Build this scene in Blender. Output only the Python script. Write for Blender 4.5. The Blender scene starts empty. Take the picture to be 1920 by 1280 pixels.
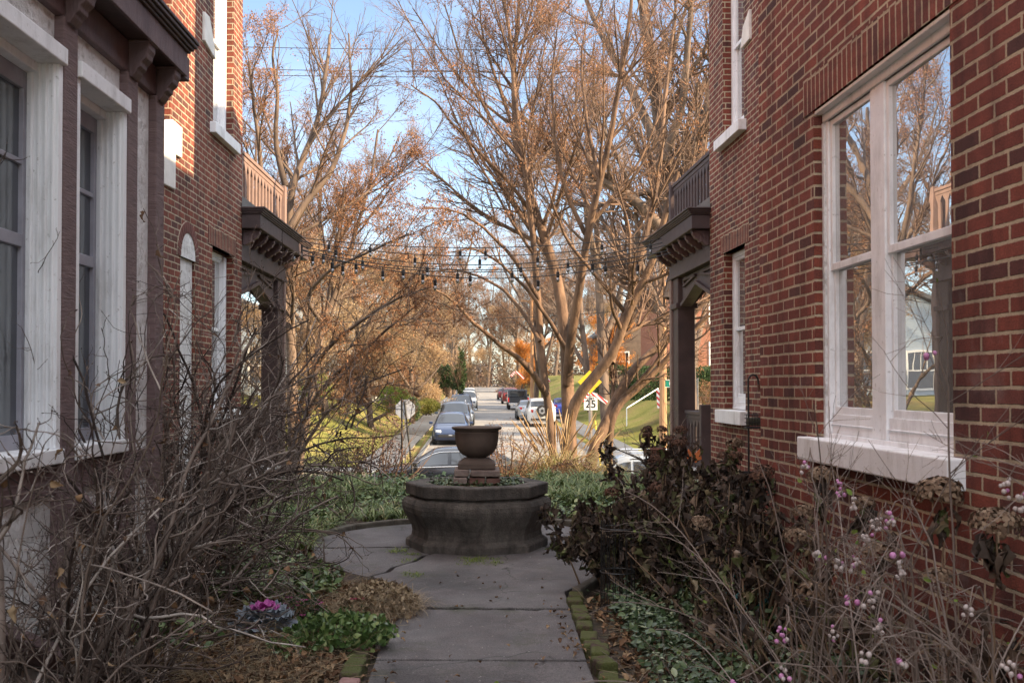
import bpy, bmesh, math, random
import numpy as np
from mathutils import Vector, Matrix
C = bpy.context.scene
COL = C.collection
rng = np.random.default_rng(7)
random.seed(7)
PI = math.pi
rad = math.radians
F = 1950.0; PITCH = 0.021; EYE = 1.5
CX, CY = 900.0, 722.0 - F*math.tan(PITCH)
ORD = ['first','second','third','fourth','fifth','sixth','seventh','eighth','ninth','tenth','eleventh','twelfth',
       'thirteenth','fourteenth','fifteenth','sixteenth','seventeenth','eighteenth','nineteenth','twentieth']

def P(px, py, Y):
    """where the view ray through photo pixel (px, py) meets depth Y"""
    a = -(py-CY)/F
    z = (math.sin(PITCH)+a*math.cos(PITCH))/(math.cos(PITCH)-a*math.sin(PITCH))*Y
    yc = Y*math.cos(PITCH)+z*math.sin(PITCH)
    return Vector(((px-CX)/F*yc, Y, EYE+z))
def G(px, py, z=0.0):
    """ground point under a photo pixel"""
    a = -(py-CY)/F
    s = (math.sin(PITCH)+a*math.cos(PITCH))/(math.cos(PITCH)-a*math.sin(PITCH))
    Y = (z-EYE)/s
    p = P(px, py, Y); return Vector((p.x, Y, z))

# ---------------------------------------------------------------- objects
def props(o, label=None, cat=None, group=None, kind=None):
    if label: o['label'] = label
    if cat: o['category'] = cat
    if group: o['group'] = group
    if kind: o['kind'] = kind
    return o
def thing(name, label, cat, loc=(0,0,0), rz=0, group=None):
    o = bpy.data.objects.new(name, None); COL.objects.link(o)
    o.location = loc; o.rotation_euler = (0,0,rz); o.empty_display_size = .1
    return props(o, label, cat, group)
def box_uv(me):
    uv = me.uv_layers.new(name='UVMap')
    n = len(me.polygons)
    if n == 0: return
    nl = len(me.loops)
    vi = np.empty(nl, dtype=np.int32); me.loops.foreach_get('vertex_index', vi)
    co = np.empty(len(me.vertices)*3, dtype=np.float32); me.vertices.foreach_get('co', co); co = co.reshape(-1,3)
    nr = np.empty(n*3, dtype=np.float32); me.polygons.foreach_get('normal', nr); nr = np.abs(nr.reshape(-1,3))
    lt = np.empty(n, dtype=np.int32); me.polygons.foreach_get('loop_total', lt)
    ax = np.repeat(np.argmax(nr, axis=1), lt)
    p = co[vi]
    u = np.where(ax==0, p[:,1], p[:,0]); v = np.where(ax==2, p[:,1], p[:,2])
    uv.data.foreach_set('uv', np.stack([u,v],1).astype(np.float32).ravel())
def mesh_np(name, parts, mat, parent=None, smooth=False, uv=False):
    """parts: list of (V (n,3), F (m,k))"""
    me = bpy.data.meshes.new(name)
    Vs, loops, tot = [], [], []
    off = 0
    for V, Fa in parts:
        if len(V) == 0 or len(Fa) == 0: continue
        Vs.append(V); loops.append((Fa+off).ravel()); tot.append(np.full(len(Fa), Fa.shape[1], dtype=np.int32)); off += len(V)
    if Vs:
        V = np.concatenate(Vs).astype(np.float32); L = np.concatenate(loops).astype(np.int32); T = np.concatenate(tot)
        me.vertices.add(len(V)); me.vertices.foreach_set('co', V.ravel())
        me.loops.add(len(L)); me.loops.foreach_set('vertex_index', L)
        me.polygons.add(len(T)); st = np.zeros(len(T), dtype=np.int32); st[1:] = np.cumsum(T)[:-1]
        me.polygons.foreach_set('loop_start', st); me.polygons.foreach_set('loop_total', T)
        if smooth: me.polygons.foreach_set('use_smooth', np.ones(len(T), dtype=bool))
        me.update(calc_edges=True); me.validate()
    if uv: box_uv(me)
    o = bpy.data.objects.new(name, me); COL.objects.link(o)
    if mat: me.materials.append(mat)
    if parent: o.parent = parent
    return o
class MB:
    def __init__(s): s.v=[]; s.f=[]; s.uvs={}
    def add(s, vs, fs):
        o=len(s.v); s.v+= [tuple(v) for v in vs]; s.f += [tuple(i+o for i in f) for f in fs]; return s
    def box(s, x0,x1,y0,y1,z0,z1):
        if x0>x1: x0,x1=x1,x0
        if y0>y1: y0,y1=y1,y0
        return s.add([(x0,y0,z0),(x1,y0,z0),(x1,y1,z0),(x0,y1,z0),(x0,y0,z1),(x1,y0,z1),(x1,y1,z1),(x0,y1,z1)],
              [(0,3,2,1),(4,5,6,7),(0,1,5,4),(1,2,6,5),(2,3,7,6),(3,0,4,7)])
    def prism(s, poly, axis, a, b):
        """poly in the plane normal to axis ('x': (y,z), 'y': (x,z), 'z': (x,y))"""
        def m(p, t):
            return {'x':(t,p[0],p[1]),'y':(p[0],t,p[1]),'z':(p[0],p[1],t)}[axis]
        n=len(poly)
        return s.add([m(p,a) for p in poly]+[m(p,b) for p in poly],
              [tuple(range(n)), tuple(range(2*n-1,n-1,-1))]+[(i,(i+1)%n,n+(i+1)%n,n+i) for i in range(n)])
    def lathe(s, prof, n=32, c=(0,0,0), phase=0):
        vs=[]; fs=[]
        for r,z in prof:
            for k in range(n):
                a=2*PI*k/n+phase; vs.append((c[0]+r*math.cos(a), c[1]+r*math.sin(a), c[2]+z))
        for j in range(len(prof)-1):
            for k in range(n):
                fs.append((j*n+k, j*n+(k+1)%n, (j+1)*n+(k+1)%n, (j+1)*n+k))
        fs.append(tuple(reversed(range(n)))); fs.append(tuple((len(prof)-1)*n+k for k in range(n)))
        return s.add(vs,fs)
    def bar(s, a, b, w, h=None, up=(0,0,1)):
        a=Vector(a); b=Vector(b); d=(b-a).normalized(); u=Vector(up)
        if abs(d.dot(u))>.98: u=Vector((1,0,0))
        r=d.cross(u).normalized(); t=r.cross(d).normalized(); h=h or w
        vs=[p+r*i*w/2+t*j*h/2 for p in (a,b) for i,j in ((-1,-1),(1,-1),(1,1),(-1,1))]
        return s.add(vs,[(3,2,1,0),(4,5,6,7),(0,1,5,4),(1,2,6,5),(2,3,7,6),(3,0,4,7)])
    def tube(s, pts, rr, n=8, closed=False):
        pts=np.array([tuple(p) for p in pts],dtype=float)
        rr=np.full(len(pts), rr) if np.isscalar(rr) else np.array(rr,dtype=float)
        V,Fa=tubes(pts[None],rr[None],n)
        s.add(V.tolist(), Fa.tolist())
        if not closed:
            s.f.append(tuple(len(s.v)-len(V)+k for k in reversed(range(n)))); s.f.append(tuple(len(s.v)-n+k for k in range(n)))
        return s
    def build(s, name, mat, parent=None, smooth=False, bevel=0, uv=True, seg=2, fix=True):
        me=bpy.data.meshes.new(name); me.from_pydata(s.v,[],s.f)
        if fix:
            bm=bmesh.new(); bm.from_mesh(me); bmesh.ops.recalc_face_normals(bm, faces=bm.faces); bm.to_mesh(me); bm.free()
        me.update()
        if smooth: me.polygons.foreach_set('use_smooth',[True]*len(me.polygons))
        if uv: box_uv(me)
        if mat: me.materials.append(mat)
        o=bpy.data.objects.new(name,me); COL.objects.link(o)
        if parent: o.parent=parent
        if bevel:
            m=o.modifiers.new('bevel','BEVEL'); m.width=bevel; m.segments=seg; m.limit_method='ANGLE'; m.angle_limit=rad(35)
        return o
def autosmooth(o, ang=35):
    me=o.data
    me.polygons.foreach_set('use_smooth',[True]*len(me.polygons))
    bm=bmesh.new(); bm.from_mesh(me)
    for e in bm.edges:
        if len(e.link_faces)==2 and e.calc_face_angle(0)>rad(ang): e.smooth=False
    bm.to_mesh(me); bm.free()
    return o
def norm(a): return a/np.maximum(np.linalg.norm(a,axis=-1,keepdims=True),1e-9)
def tubes(pts, rr, sides=5):
    """pts (n,K,3), rr (n,K)"""
    n,K,_=pts.shape
    T=np.gradient(pts,axis=1); T=norm(T)
    ref=np.zeros((n,1,3)); ref[...,2]=1.0
    m=np.abs(norm(pts[:,-1]-pts[:,0])[:,2])>.8
    ref[m]=np.array([1.0,0.13,0])
    A=norm(np.cross(T,np.broadcast_to(ref,T.shape))); B=np.cross(T,A)
    th=np.arange(sides)*2*PI/sides
    V=pts[:,:,None,:]+rr[:,:,None,None]*(np.cos(th)[None,None,:,None]*A[:,:,None,:]+np.sin(th)[None,None,:,None]*B[:,:,None,:])
    idx=np.arange(n*K*sides).reshape(n,K,sides)
    a=idx[:,:-1,:]; b=np.roll(a,-1,axis=2); d=idx[:,1:,:]; c=np.roll(d,-1,axis=2)
    return V.reshape(-1,3), np.stack([a,b,c,d],-1).reshape(-1,4)
def copy_tree(o, parent=None):
    c=o.copy(); COL.objects.link(c)
    if parent: c.parent=parent
    for ch in [x for x in o.children]: copy_tree(ch,c)
    return c

# ---------------------------------------------------------------- materials
def newmat(name):
    m=bpy.data.materials.new(name); m.use_nodes=True; nt=m.node_tree; nt.nodes.clear()
    out=nt.nodes.new('ShaderNodeOutputMaterial'); b=nt.nodes.new('ShaderNodeBsdfPrincipled')
    nt.links.new(b.outputs[0],out.inputs[0]); return m,nt,b,out
class N:
    """small node helper"""
    def __init__(s,nt): s.nt=nt
    def n(s,t,**k):
        x=s.nt.nodes.new('ShaderNode'+t)
        for a,b in k.items():
            if a.startswith('i_'): s.set(x.inputs[a[2:].replace('_',' ')] if not a[2:].isdigit() else x.inputs[int(a[2:])], b)
            else: setattr(x,a,b)
        return x
    def set(s,inp,v):
        if isinstance(v,bpy.types.NodeSocket): s.nt.links.new(v,inp)
        else: inp.default_value=v
    def math(s,op,a,b=0.0,c=None):
        x=s.nt.nodes.new('ShaderNodeMath'); x.operation=op; s.set(x.inputs[0],a); s.set(x.inputs[1],b)
        if c is not None: s.set(x.inputs[2],c)
        return x.outputs[0]
    def ramp(s,fac,stops,interp='LINEAR'):
        x=s.nt.nodes.new('ShaderNodeValToRGB'); s.set(x.inputs[0],fac); cr=x.color_ramp; cr.interpolation=interp
        while len(cr.elements)<len(stops): cr.elements.new(.5)
        for e,(p,c) in zip(cr.elements,stops):
            e.position=p; e.color=(c if len(c)==4 else (*c,1)) if not isinstance(c,(int,float)) else (c,c,c,1)
        return x.outputs[0]
    def noise(s,scale,detail=4,rough=.55,vec=None,dim='3D'):
        x=s.nt.nodes.new('ShaderNodeTexNoise'); x.noise_dimensions=dim
        x.inputs['Scale'].default_value=scale; x.inputs['Detail'].default_value=detail; x.inputs['Roughness'].default_value=rough
        if vec is not None: s.nt.links.new(vec,x.inputs['Vector'])
        return x.outputs[0]
    def mix(s,fac,a,b,mode='MIX'):
        x=s.nt.nodes.new('ShaderNodeMix'); x.data_type='RGBA'; x.blend_type=mode
        s.set(x.inputs[0],fac)
        s.set(x.inputs[6], a if isinstance(a,bpy.types.NodeSocket) else (*a,1)); s.set(x.inputs[7], b if isinstance(b,bpy.types.NodeSocket) else (*b,1))
        return x.outputs[2]
    def bump(s,h,dist=.01,strength=1.0,nrm=None):
        x=s.nt.nodes.new('ShaderNodeBump'); x.inputs['Distance'].default_value=dist; x.inputs['Strength'].default_value=strength
        s.set(x.inputs['Height'],h)
        if nrm is not None: s.set(x.inputs['Normal'],nrm)
        return x.outputs[0]
    def obj(s): return s.nt.nodes.new('ShaderNodeTexCoord').outputs['Object']
    def geo(s): return s.nt.nodes.new('ShaderNodeNewGeometry')
def simple(name, c1, c2=None, rough=.7, nscale=8, bump=0.0, bscale=None, metal=0, spec=.5, stretch=None, detail=5, lo=.35, hi=.65, bdist=.01):
    m,nt,b,out=newmat(name); h=N(nt)
    vec=h.geo().outputs['Position']
    if stretch:
        mp=h.n('Mapping'); nt.links.new(vec,mp.inputs[0]); mp.inputs['Scale'].default_value=stretch; vec=mp.outputs[0]
    if c2 is not None:
        f=h.noise(nscale,detail,.6,vec); col=h.ramp(f,[(lo,c1),(hi,c2)]); nt.links.new(col,b.inputs['Base Color'])
    else: b.inputs['Base Color'].default_value=(*c1,1)
    b.inputs['Roughness'].default_value=rough; b.inputs['Metallic'].default_value=metal; b.inputs['Specular IOR Level'].default_value=spec
    if bump:
        f2=h.noise(bscale or nscale*4,6,.6,vec); nt.links.new(h.bump(f2,bdist,bump),b.inputs['Normal'])
    return m
def island(name, stops, rough=.7, spec=.3, trans=0.0, nvar=0):
    """colour drawn at random per loose piece (leaf, twig, blade)"""
    m,nt,b,out=newmat(name); h=N(nt); g=h.geo()
    f=g.outputs['Random Per Island']
    col=h.ramp(f,stops); 
    if nvar:
        col=h.mix(nvar,col,h.ramp(h.noise(9,3,.5,g.outputs['Position']),[(.35,.35),(.7,1.6)]),'MULTIPLY')
    nt.links.new(col,b.inputs['Base Color']); b.inputs['Roughness'].default_value=rough; b.inputs['Specular IOR Level'].default_value=spec
    if trans:
        t=h.n('BsdfTranslucent'); nt.links.new(col,t.inputs[0]); ms=h.n('MixShader'); ms.inputs[0].default_value=trans
        nt.links.new(b.outputs[0],ms.inputs[1]); nt.links.new(t.outputs[0],ms.inputs[2]); nt.links.new(ms.outputs[0],out.inputs[0])
    return m
def brick_mat(name, stops, mortar=(.47,.375,.26), half=.5, bw=.2135, bh=.0677, joint=.0072, bright=1.0):
    m,nt,b,out=newmat(name); h=N(nt)
    uvn=nt.nodes.new('ShaderNodeUVMap').outputs[0]
    wob=h.n('TexNoise'); wob.inputs['Scale'].default_value=2.2; wob.inputs['Detail'].default_value=3; nt.links.new(uvn,wob.inputs['Vector'])
    sep=h.n('SeparateXYZ'); nt.links.new(uvn,sep.inputs[0])
    wsep=h.n('SeparateColor'); nt.links.new(wob.outputs['Color'],wsep.inputs[0])
    u=h.math('ADD',sep.outputs[0],h.math('MULTIPLY',h.math('SUBTRACT',wsep.outputs[0],.5),.02))
    v=h.math('ADD',sep.outputs[1],h.math('MULTIPLY',h.math('SUBTRACT',wsep.outputs[1],.5),.014))
    row=h.math('FLOOR',h.math('DIVIDE',v,bh))
    par=h.math('MODULO',h.math('ABSOLUTE',row),2.0)
    jit=h.n('TexWhiteNoise'); jit.noise_dimensions='1D'; nt.links.new(row,jit.inputs['W'])
    uu=h.math('ADD',h.math('ADD',h.math('DIVIDE',u,bw),h.math('MULTIPLY',par,half)),h.math('MULTIPLY',jit.outputs[0],.10))
    col=h.math('FLOOR',uu)
    fu=h.math('MULTIPLY',h.math('FRACT',uu),bw); fv=h.math('MULTIPLY',h.math('FRACT',h.math('DIVIDE',v,bh)),bh)
    du=h.math('MINIMUM',fu,h.math('SUBTRACT',bw,fu)); dv=h.math('MINIMUM',fv,h.math('SUBTRACT',bh,fv))
    d=h.math('MINIMUM',du,dv)
    en=h.noise(95,3,.6,uvn); e2=h.noise(26,3,.6,uvn); d=h.math('ADD',d,h.math('MULTIPLY',h.math('SUBTRACT',en,.5),.009)); d=h.math('ADD',d,h.math('MULTIPLY',h.math('SUBTRACT',e2,.5),.008))
    mr=h.n('MapRange'); nt.links.new(d,mr.inputs[0]); mr.inputs[1].default_value=joint-.0012; mr.inputs[2].default_value=joint+.0014
    mask=mr.outputs[0]
    cmb=h.n('CombineXYZ'); nt.links.new(col,cmb.inputs[0]); nt.links.new(row,cmb.inputs[1])
    wn=h.n('TexWhiteNoise'); wn.noise_dimensions='2D'; nt.links.new(cmb.outputs[0],wn.inputs['Vector'])
    bc=h.ramp(wn.outputs[0],stops)
    # streaks and pits inside the brick
    grain=h.noise(140,5,.7,uvn); blot=h.noise(11,4,.6,uvn); big=h.noise(.9,4,.6,uvn)
    bc=h.mix(.75,bc,h.ramp(grain,[(.34,.38),(.62,1.45)]),'MULTIPLY')
    bc=h.mix(.5,bc,h.ramp(blot,[(.3,.6),(.7,1.35)]),'MULTIPLY')
    mc=h.mix(.8,mortar,h.ramp(h.noise(160,4,.7,uvn),[(.3,.62),(.7,1.3)]),'MULTIPLY')
    allc=h.mix(mask,mc,bc)
    drip=h.n('Mapping'); nt.links.new(uvn,drip.inputs[0]); drip.inputs['Scale'].default_value=(3.2,.55,1)
    allc=h.mix(.7,allc,h.ramp(h.noise(1.6,5,.65,drip.outputs[0]),[(.36,.48),(.50,.95),(.68,1.25)]),'MULTIPLY')
    allc=h.mix(.5,allc,h.ramp(big,[(.3,.66*bright),(.7,1.22*bright)]),'MULTIPLY')
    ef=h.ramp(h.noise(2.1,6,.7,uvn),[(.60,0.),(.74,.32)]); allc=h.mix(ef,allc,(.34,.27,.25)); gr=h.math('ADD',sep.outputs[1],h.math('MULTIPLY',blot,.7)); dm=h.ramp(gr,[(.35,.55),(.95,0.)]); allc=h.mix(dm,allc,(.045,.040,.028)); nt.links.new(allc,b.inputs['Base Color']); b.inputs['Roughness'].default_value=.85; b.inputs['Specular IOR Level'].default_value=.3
    hh=h.math('ADD',h.math('MULTIPLY',mask,1.0),h.math('MULTIPLY',grain,.45))
    hh=h.math('ADD',hh,h.math('MULTIPLY',wn.outputs[0],.25))
    nt.links.new(h.bump(hh,.011,1.0),b.inputs['Normal'])
    return m
BR=[(0,(.085,.034,.030)),(.08,(.11,.038,.031)),(.2,(.155,.042,.030)),(.55,(.185,.047,.031)),(.85,(.225,.060,.038)),(1,(.14,.050,.042))]
M={}
M['brick']=brick_mat('brick_red',BR)
M['brick_left']=brick_mat('brick_red_weathered',[(p,(c[0]*1.12,c[1]*1.2,c[2]*1.15)) for p,c in BR],mortar=(.48,.39,.275),joint=.0068)
M['soldier']=brick_mat('brick_on_end',BR,half=0,bw=.2135,bh=.0677)
M['white']=simple('white_paint',(.80,.80,.805),(.88,.88,.885),rough=.55,nscale=5,bump=.5,bscale=60,bdist=.004)
M['white_flute']=simple('white_thick_paint',(.80,.81,.825),(.89,.90,.91),rough=.5,nscale=3,bump=.6,bscale=30,bdist=.006,stretch=(1,1,.25))
M['frame']=simple('white_frame_paint',(.78,.785,.80),(.87,.875,.885),rough=.45,nscale=9,bump=.25,bscale=70,bdist=.003)
M['grey_sash']=simple('grey_sash_paint',(.27,.27,.31),(.35,.35,.40),rough=.5,nscale=6)
M['stone']=simple('white_limestone',(.66,.63,.58),(.78,.75,.70),rough=.85,nscale=7,bump=.3,bscale=60)
def stucco():
    m,nt,b,out=newmat('white_rough_stucco'); h=N(nt); g=h.geo().outputs['Position']
    a=h.noise(18,6,.7,g); bb=h.noise(5,4,.6,g)
    nt.links.new(h.mix(.6,h.ramp(a,[(.34,(.50,.47,.44)),(.48,(.76,.75,.74))]),h.ramp(bb,[(.3,.75),(.6,1.1)]),'MULTIPLY'),b.inputs['Base Color'])
    nt.links.new(h.bump(h.math('ADD',a,h.math('MULTIPLY',bb,1.5)),.03,.9),b.inputs['Normal']); b.inputs['Roughness'].default_value=.9; return m
M['stucco']=stucco()
M['brown']=simple('brown_trim_paint',(.10,.062,.063),(.155,.10,.099),rough=.6,nscale=4,bump=.7,bscale=26,stretch=(2,2,.6),bdist=.01)
M['brown_rough']=simple('rough_sawn_brown_timber',(.125,.080,.078),(.21,.14,.135),rough=.75,nscale=7,bump=1.0,bscale=14,stretch=(1,1,7),bdist=.012,lo=.3,hi=.7)
M['porch']=simple('porch_dark_paint',(.050,.033,.033),(.085,.056,.055),rough=.55,nscale=4,bump=.5,bscale=30,bdist=.006)
M['dark_brown']=simple('dark_brown_paint',(.045,.026,.024),(.075,.044,.04),rough=.55,nscale=4,bump=.3,bscale=30)
M['tan_wood']=simple('brown_railing_paint',(.20,.13,.105),(.26,.17,.14),rough=.6,nscale=6)
M['flashing']=simple('grey_metal_flashing',(.20,.21,.21),(.30,.31,.31),rough=.5,nscale=5)
def grime(m,amt=.5,sc=2.2):
    nt=m.node_tree; h=N(nt); b=next(n for n in nt.nodes if n.type=='BSDF_PRINCIPLED'); src=b.inputs['Base Color'].links[0].from_socket
    g=h.geo().outputs['Position']; mp=h.n('Mapping'); mp.inputs['Scale'].default_value=(3,3,.8); nt.links.new(g,mp.inputs[0])
    f=h.ramp(h.noise(sc,6,.7,mp.outputs[0]),[(.50,0.),(.72,amt)]); f2=h.ramp(h.noise(34,5,.7,g),[(.62,0.),(.68,amt)])
    c=h.mix(f,src,(.33,.31,.28)); c=h.mix(f2,c,(.25,.22,.19)); nt.links.new(c,b.inputs['Base Color'])
for k_ in ('white','white_flute','frame'): grime(M[k_])
def glass(name, dark, fac, tint=(.9,.93,.96), rough=0.0, wav=.0):
    m,nt,b,out=newmat(name); h=N(nt)
    b.inputs['Base Color'].default_value=(*dark,1); b.inputs['Roughness'].default_value=.35
    gl=h.n('BsdfGlossy'); gl.inputs['Color'].default_value=(*tint,1); gl.inputs['Roughness'].default_value=rough
    if wav:
        nt.links.new(h.bump(h.noise(3.5,2,.5,h.geo().outputs['Position']),wav,1.0),gl.inputs['Normal'])
    ms=h.n('MixShader'); ms.inputs[0].default_value=fac
    nt.links.new(b.outputs[0],ms.inputs[1]); nt.links.new(gl.outputs[0],ms.inputs[2]); nt.links.new(ms.outputs[0],out.inputs[0])
    return m
M['glass']=glass('window_glass',(.15,.145,.14),.55,tint=(1,1,1),wav=.0003)
M['glass_dim']=glass('screened_window_glass',(.022,.025,.032),.20,rough=.04)
M['car_glass']=glass('car_window_glass',(.008,.010,.013),.07,rough=.02)
# ================================================================= BUILDINGS
def wall(name, mat, parent, s, d, y0, y1, z0, z1, openings, reveal=.10):
    """brick wall sheet at depth d (local), openings (y0,y1,z0,z1), with reveals"""
    ys=sorted({y0,y1,*[o[0] for o in openings],*[o[1] for o in openings]})
    zs=sorted({z0,z1,*[o[2] for o in openings],*[o[3] for o in openings]})
    V=[];Fc=[]
    def quad(a,b,c,e): 
        o=len(V); V.extend([a,b,c,e]); Fc.append((o,o+1,o+2,o+3))
    for i in range(len(ys)-1):
        for j in range(len(zs)-1):
            ym=(ys[i]+ys[i+1])/2; zm=(zs[j]+zs[j+1])/2
            if any(o[0]<ym<o[1] and o[2]<zm<o[3] for o in openings): continue
            q=[(s*d,ys[i],zs[j]),(s*d,ys[i+1],zs[j]),(s*d,ys[i+1],zs[j+1]),(s*d,ys[i],zs[j+1])]
            quad(*(q if s<0 else q[::-1]))
    for o in openings:
        a,b_,c,e=o; D=d+reveal
        quad((s*d,b_,c),(s*D,b_,c),(s*D,b_,e),(s*d,b_,e))
        quad((s*d,a,c),(s*D,a,c),(s*D,a,e),(s*d,a,e))
        quad((s*d,a,e),(s*D,a,e),(s*D,b_,e),(s*d,b_,e))
        quad((s*d,a,c),(s*D,a,c),(s*D,b_,c),(s*d,b_,c))
    me=bpy.data.meshes.new(name); me.from_pydata(V,[],Fc); me.update(); box_uv(me); me.materials.append(mat)
    o=bpy.data.objects.new(name,me); COL.objects.link(o); o.parent=parent; return o
def soldier(parent, s, d, y0, y1, z0, h=.2135):
    """course of bricks on end above an opening"""
    b=MB(); b.box(s*(d-.004),s*(d+.09),y0,y1,z0,z0+h); o=b.build('soldier_course',M['soldier'],parent)
    uv=o.data.uv_layers[0].data
    for i,l in enumerate(o.data.loops):
        c=o.data.vertices[l.vertex_index].co; uv[i].uv=(c.z-z0, c.y+.01 if True else 0)
    return o
def dh_window(parent, s, d, y0, y1, z0, z1, units, rail, mat=M['frame'], gl=M['glass'], sub=.11, name='window'):
    """double hung window: frame with sashes and panes, face at depth d; units = list of (y0,y1)"""
    fr=MB()
    hd=.06
    fr.box(s*d,s*(d+.12),y0,y1,z1-hd,z1); fr.box(s*(d-.004),s*(d+.12),y0,y1,z0,z0+.03)
    edges=[y0]+[e for u in units for e in u]+[y1]
    for i in range(0,len(edges),2):
        if edges[i+1]-edges[i]>.002: fr.box(s*d,s*(d+.12),edges[i],edges[i+1],z0+.03,z1-hd)
    w=fr.build(name,mat,parent,bevel=.004)
    for (a,b) in units:
        # blind stop
        sp=MB(); sp.box(s*(d+.015),s*(d+.12),a,b,z0+.03,z0+.03+sub); sp.box(s*(d+.005),s*(d+.12),a,b,z0+.03+sub*.45,z0+.03+sub*.5)
        sp.build('sub_sill',mat,w,bevel=.003)
        zb=z0+.03+sub; zt=z1-hd
        for nm,(p,q),dd in (('upper_sash',(rail-.02,zt),.012),('lower_sash',(zb,rail+.02),.030)):
            t=.032 if nm=='upper_sash' else .026
            f=MB(); f.box(s*(d+dd),s*(d+dd+.03),a,a+t,p,q); f.box(s*(d+dd),s*(d+dd+.03),b-t,b,p,q)
            f.box(s*(d+dd),s*(d+dd+.03),a+t,b-t,q-.035,q); f.box(s*(d+dd),s*(d+dd+.03),a+t,b-t,p,p+.04)
            f.build(nm,mat,w,bevel=.003)
            g=MB(); tl=-.0085*(b-t-a-t) if s>0 else 0; g.prism([(s*(d+dd+.014+tl),a+t),(s*(d+dd+.014-tl),b-t),(s*(d+dd+.018-tl),b-t),(s*(d+dd+.018+tl),a+t)],'z',p+.04,q-.035); g.build('pane',gl,w)
    return w
def bracket(parent, s, d0, d1, yc, z, w=.09, mat=None, hh=.22):
    """moulded console under an eave from wall depth d0 out to d1 (d1<d0)"""
    L=d0-d1
    prof=[(0,0),(-L,0),(-L,-.05),(-L*.9,-.075),(-L*.86,-.10),(-L*.62,-.125),(-L*.6,-.15),(-L*.42,-hh*.78),(-L*.38,-hh*.86),(-L*.2,-hh),(0,-hh)]
    b=MB(); b.prism([(s*(d0+p[0]),z+p[1]) for p in prof],'y',yc-w/2,yc+w/2)
    b.box(s*(d0),s*(d1-.012),yc-w/2-.012,yc+w/2+.012,z-.018,z)
    return b.build('bracket',mat or M['brown'],parent,bevel=.006)
def crown(parent, s, dface, y0, y1, z0, end0=True, end1=True, mat=None, out=.07, name='crown_moulding', ret=.0):
    """stepped crown running along y on the fascia face dface, returning round both ends"""
    b=MB(); st=[(.0,.018,0,.018),(.0,.034,.018,.038),(.0,.05,.038,.062),(.0,out,.062,.085)]
    for a,o_,za,zb in st:
        b.box(s*(dface-o_),s*(dface+.35),y0-(o_ if end0 else 0),y1+(o_ if end1 else 0),z0+za,z0+zb)
    return b.build(name,mat or M['dark_brown'],parent,bevel=.006)
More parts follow.
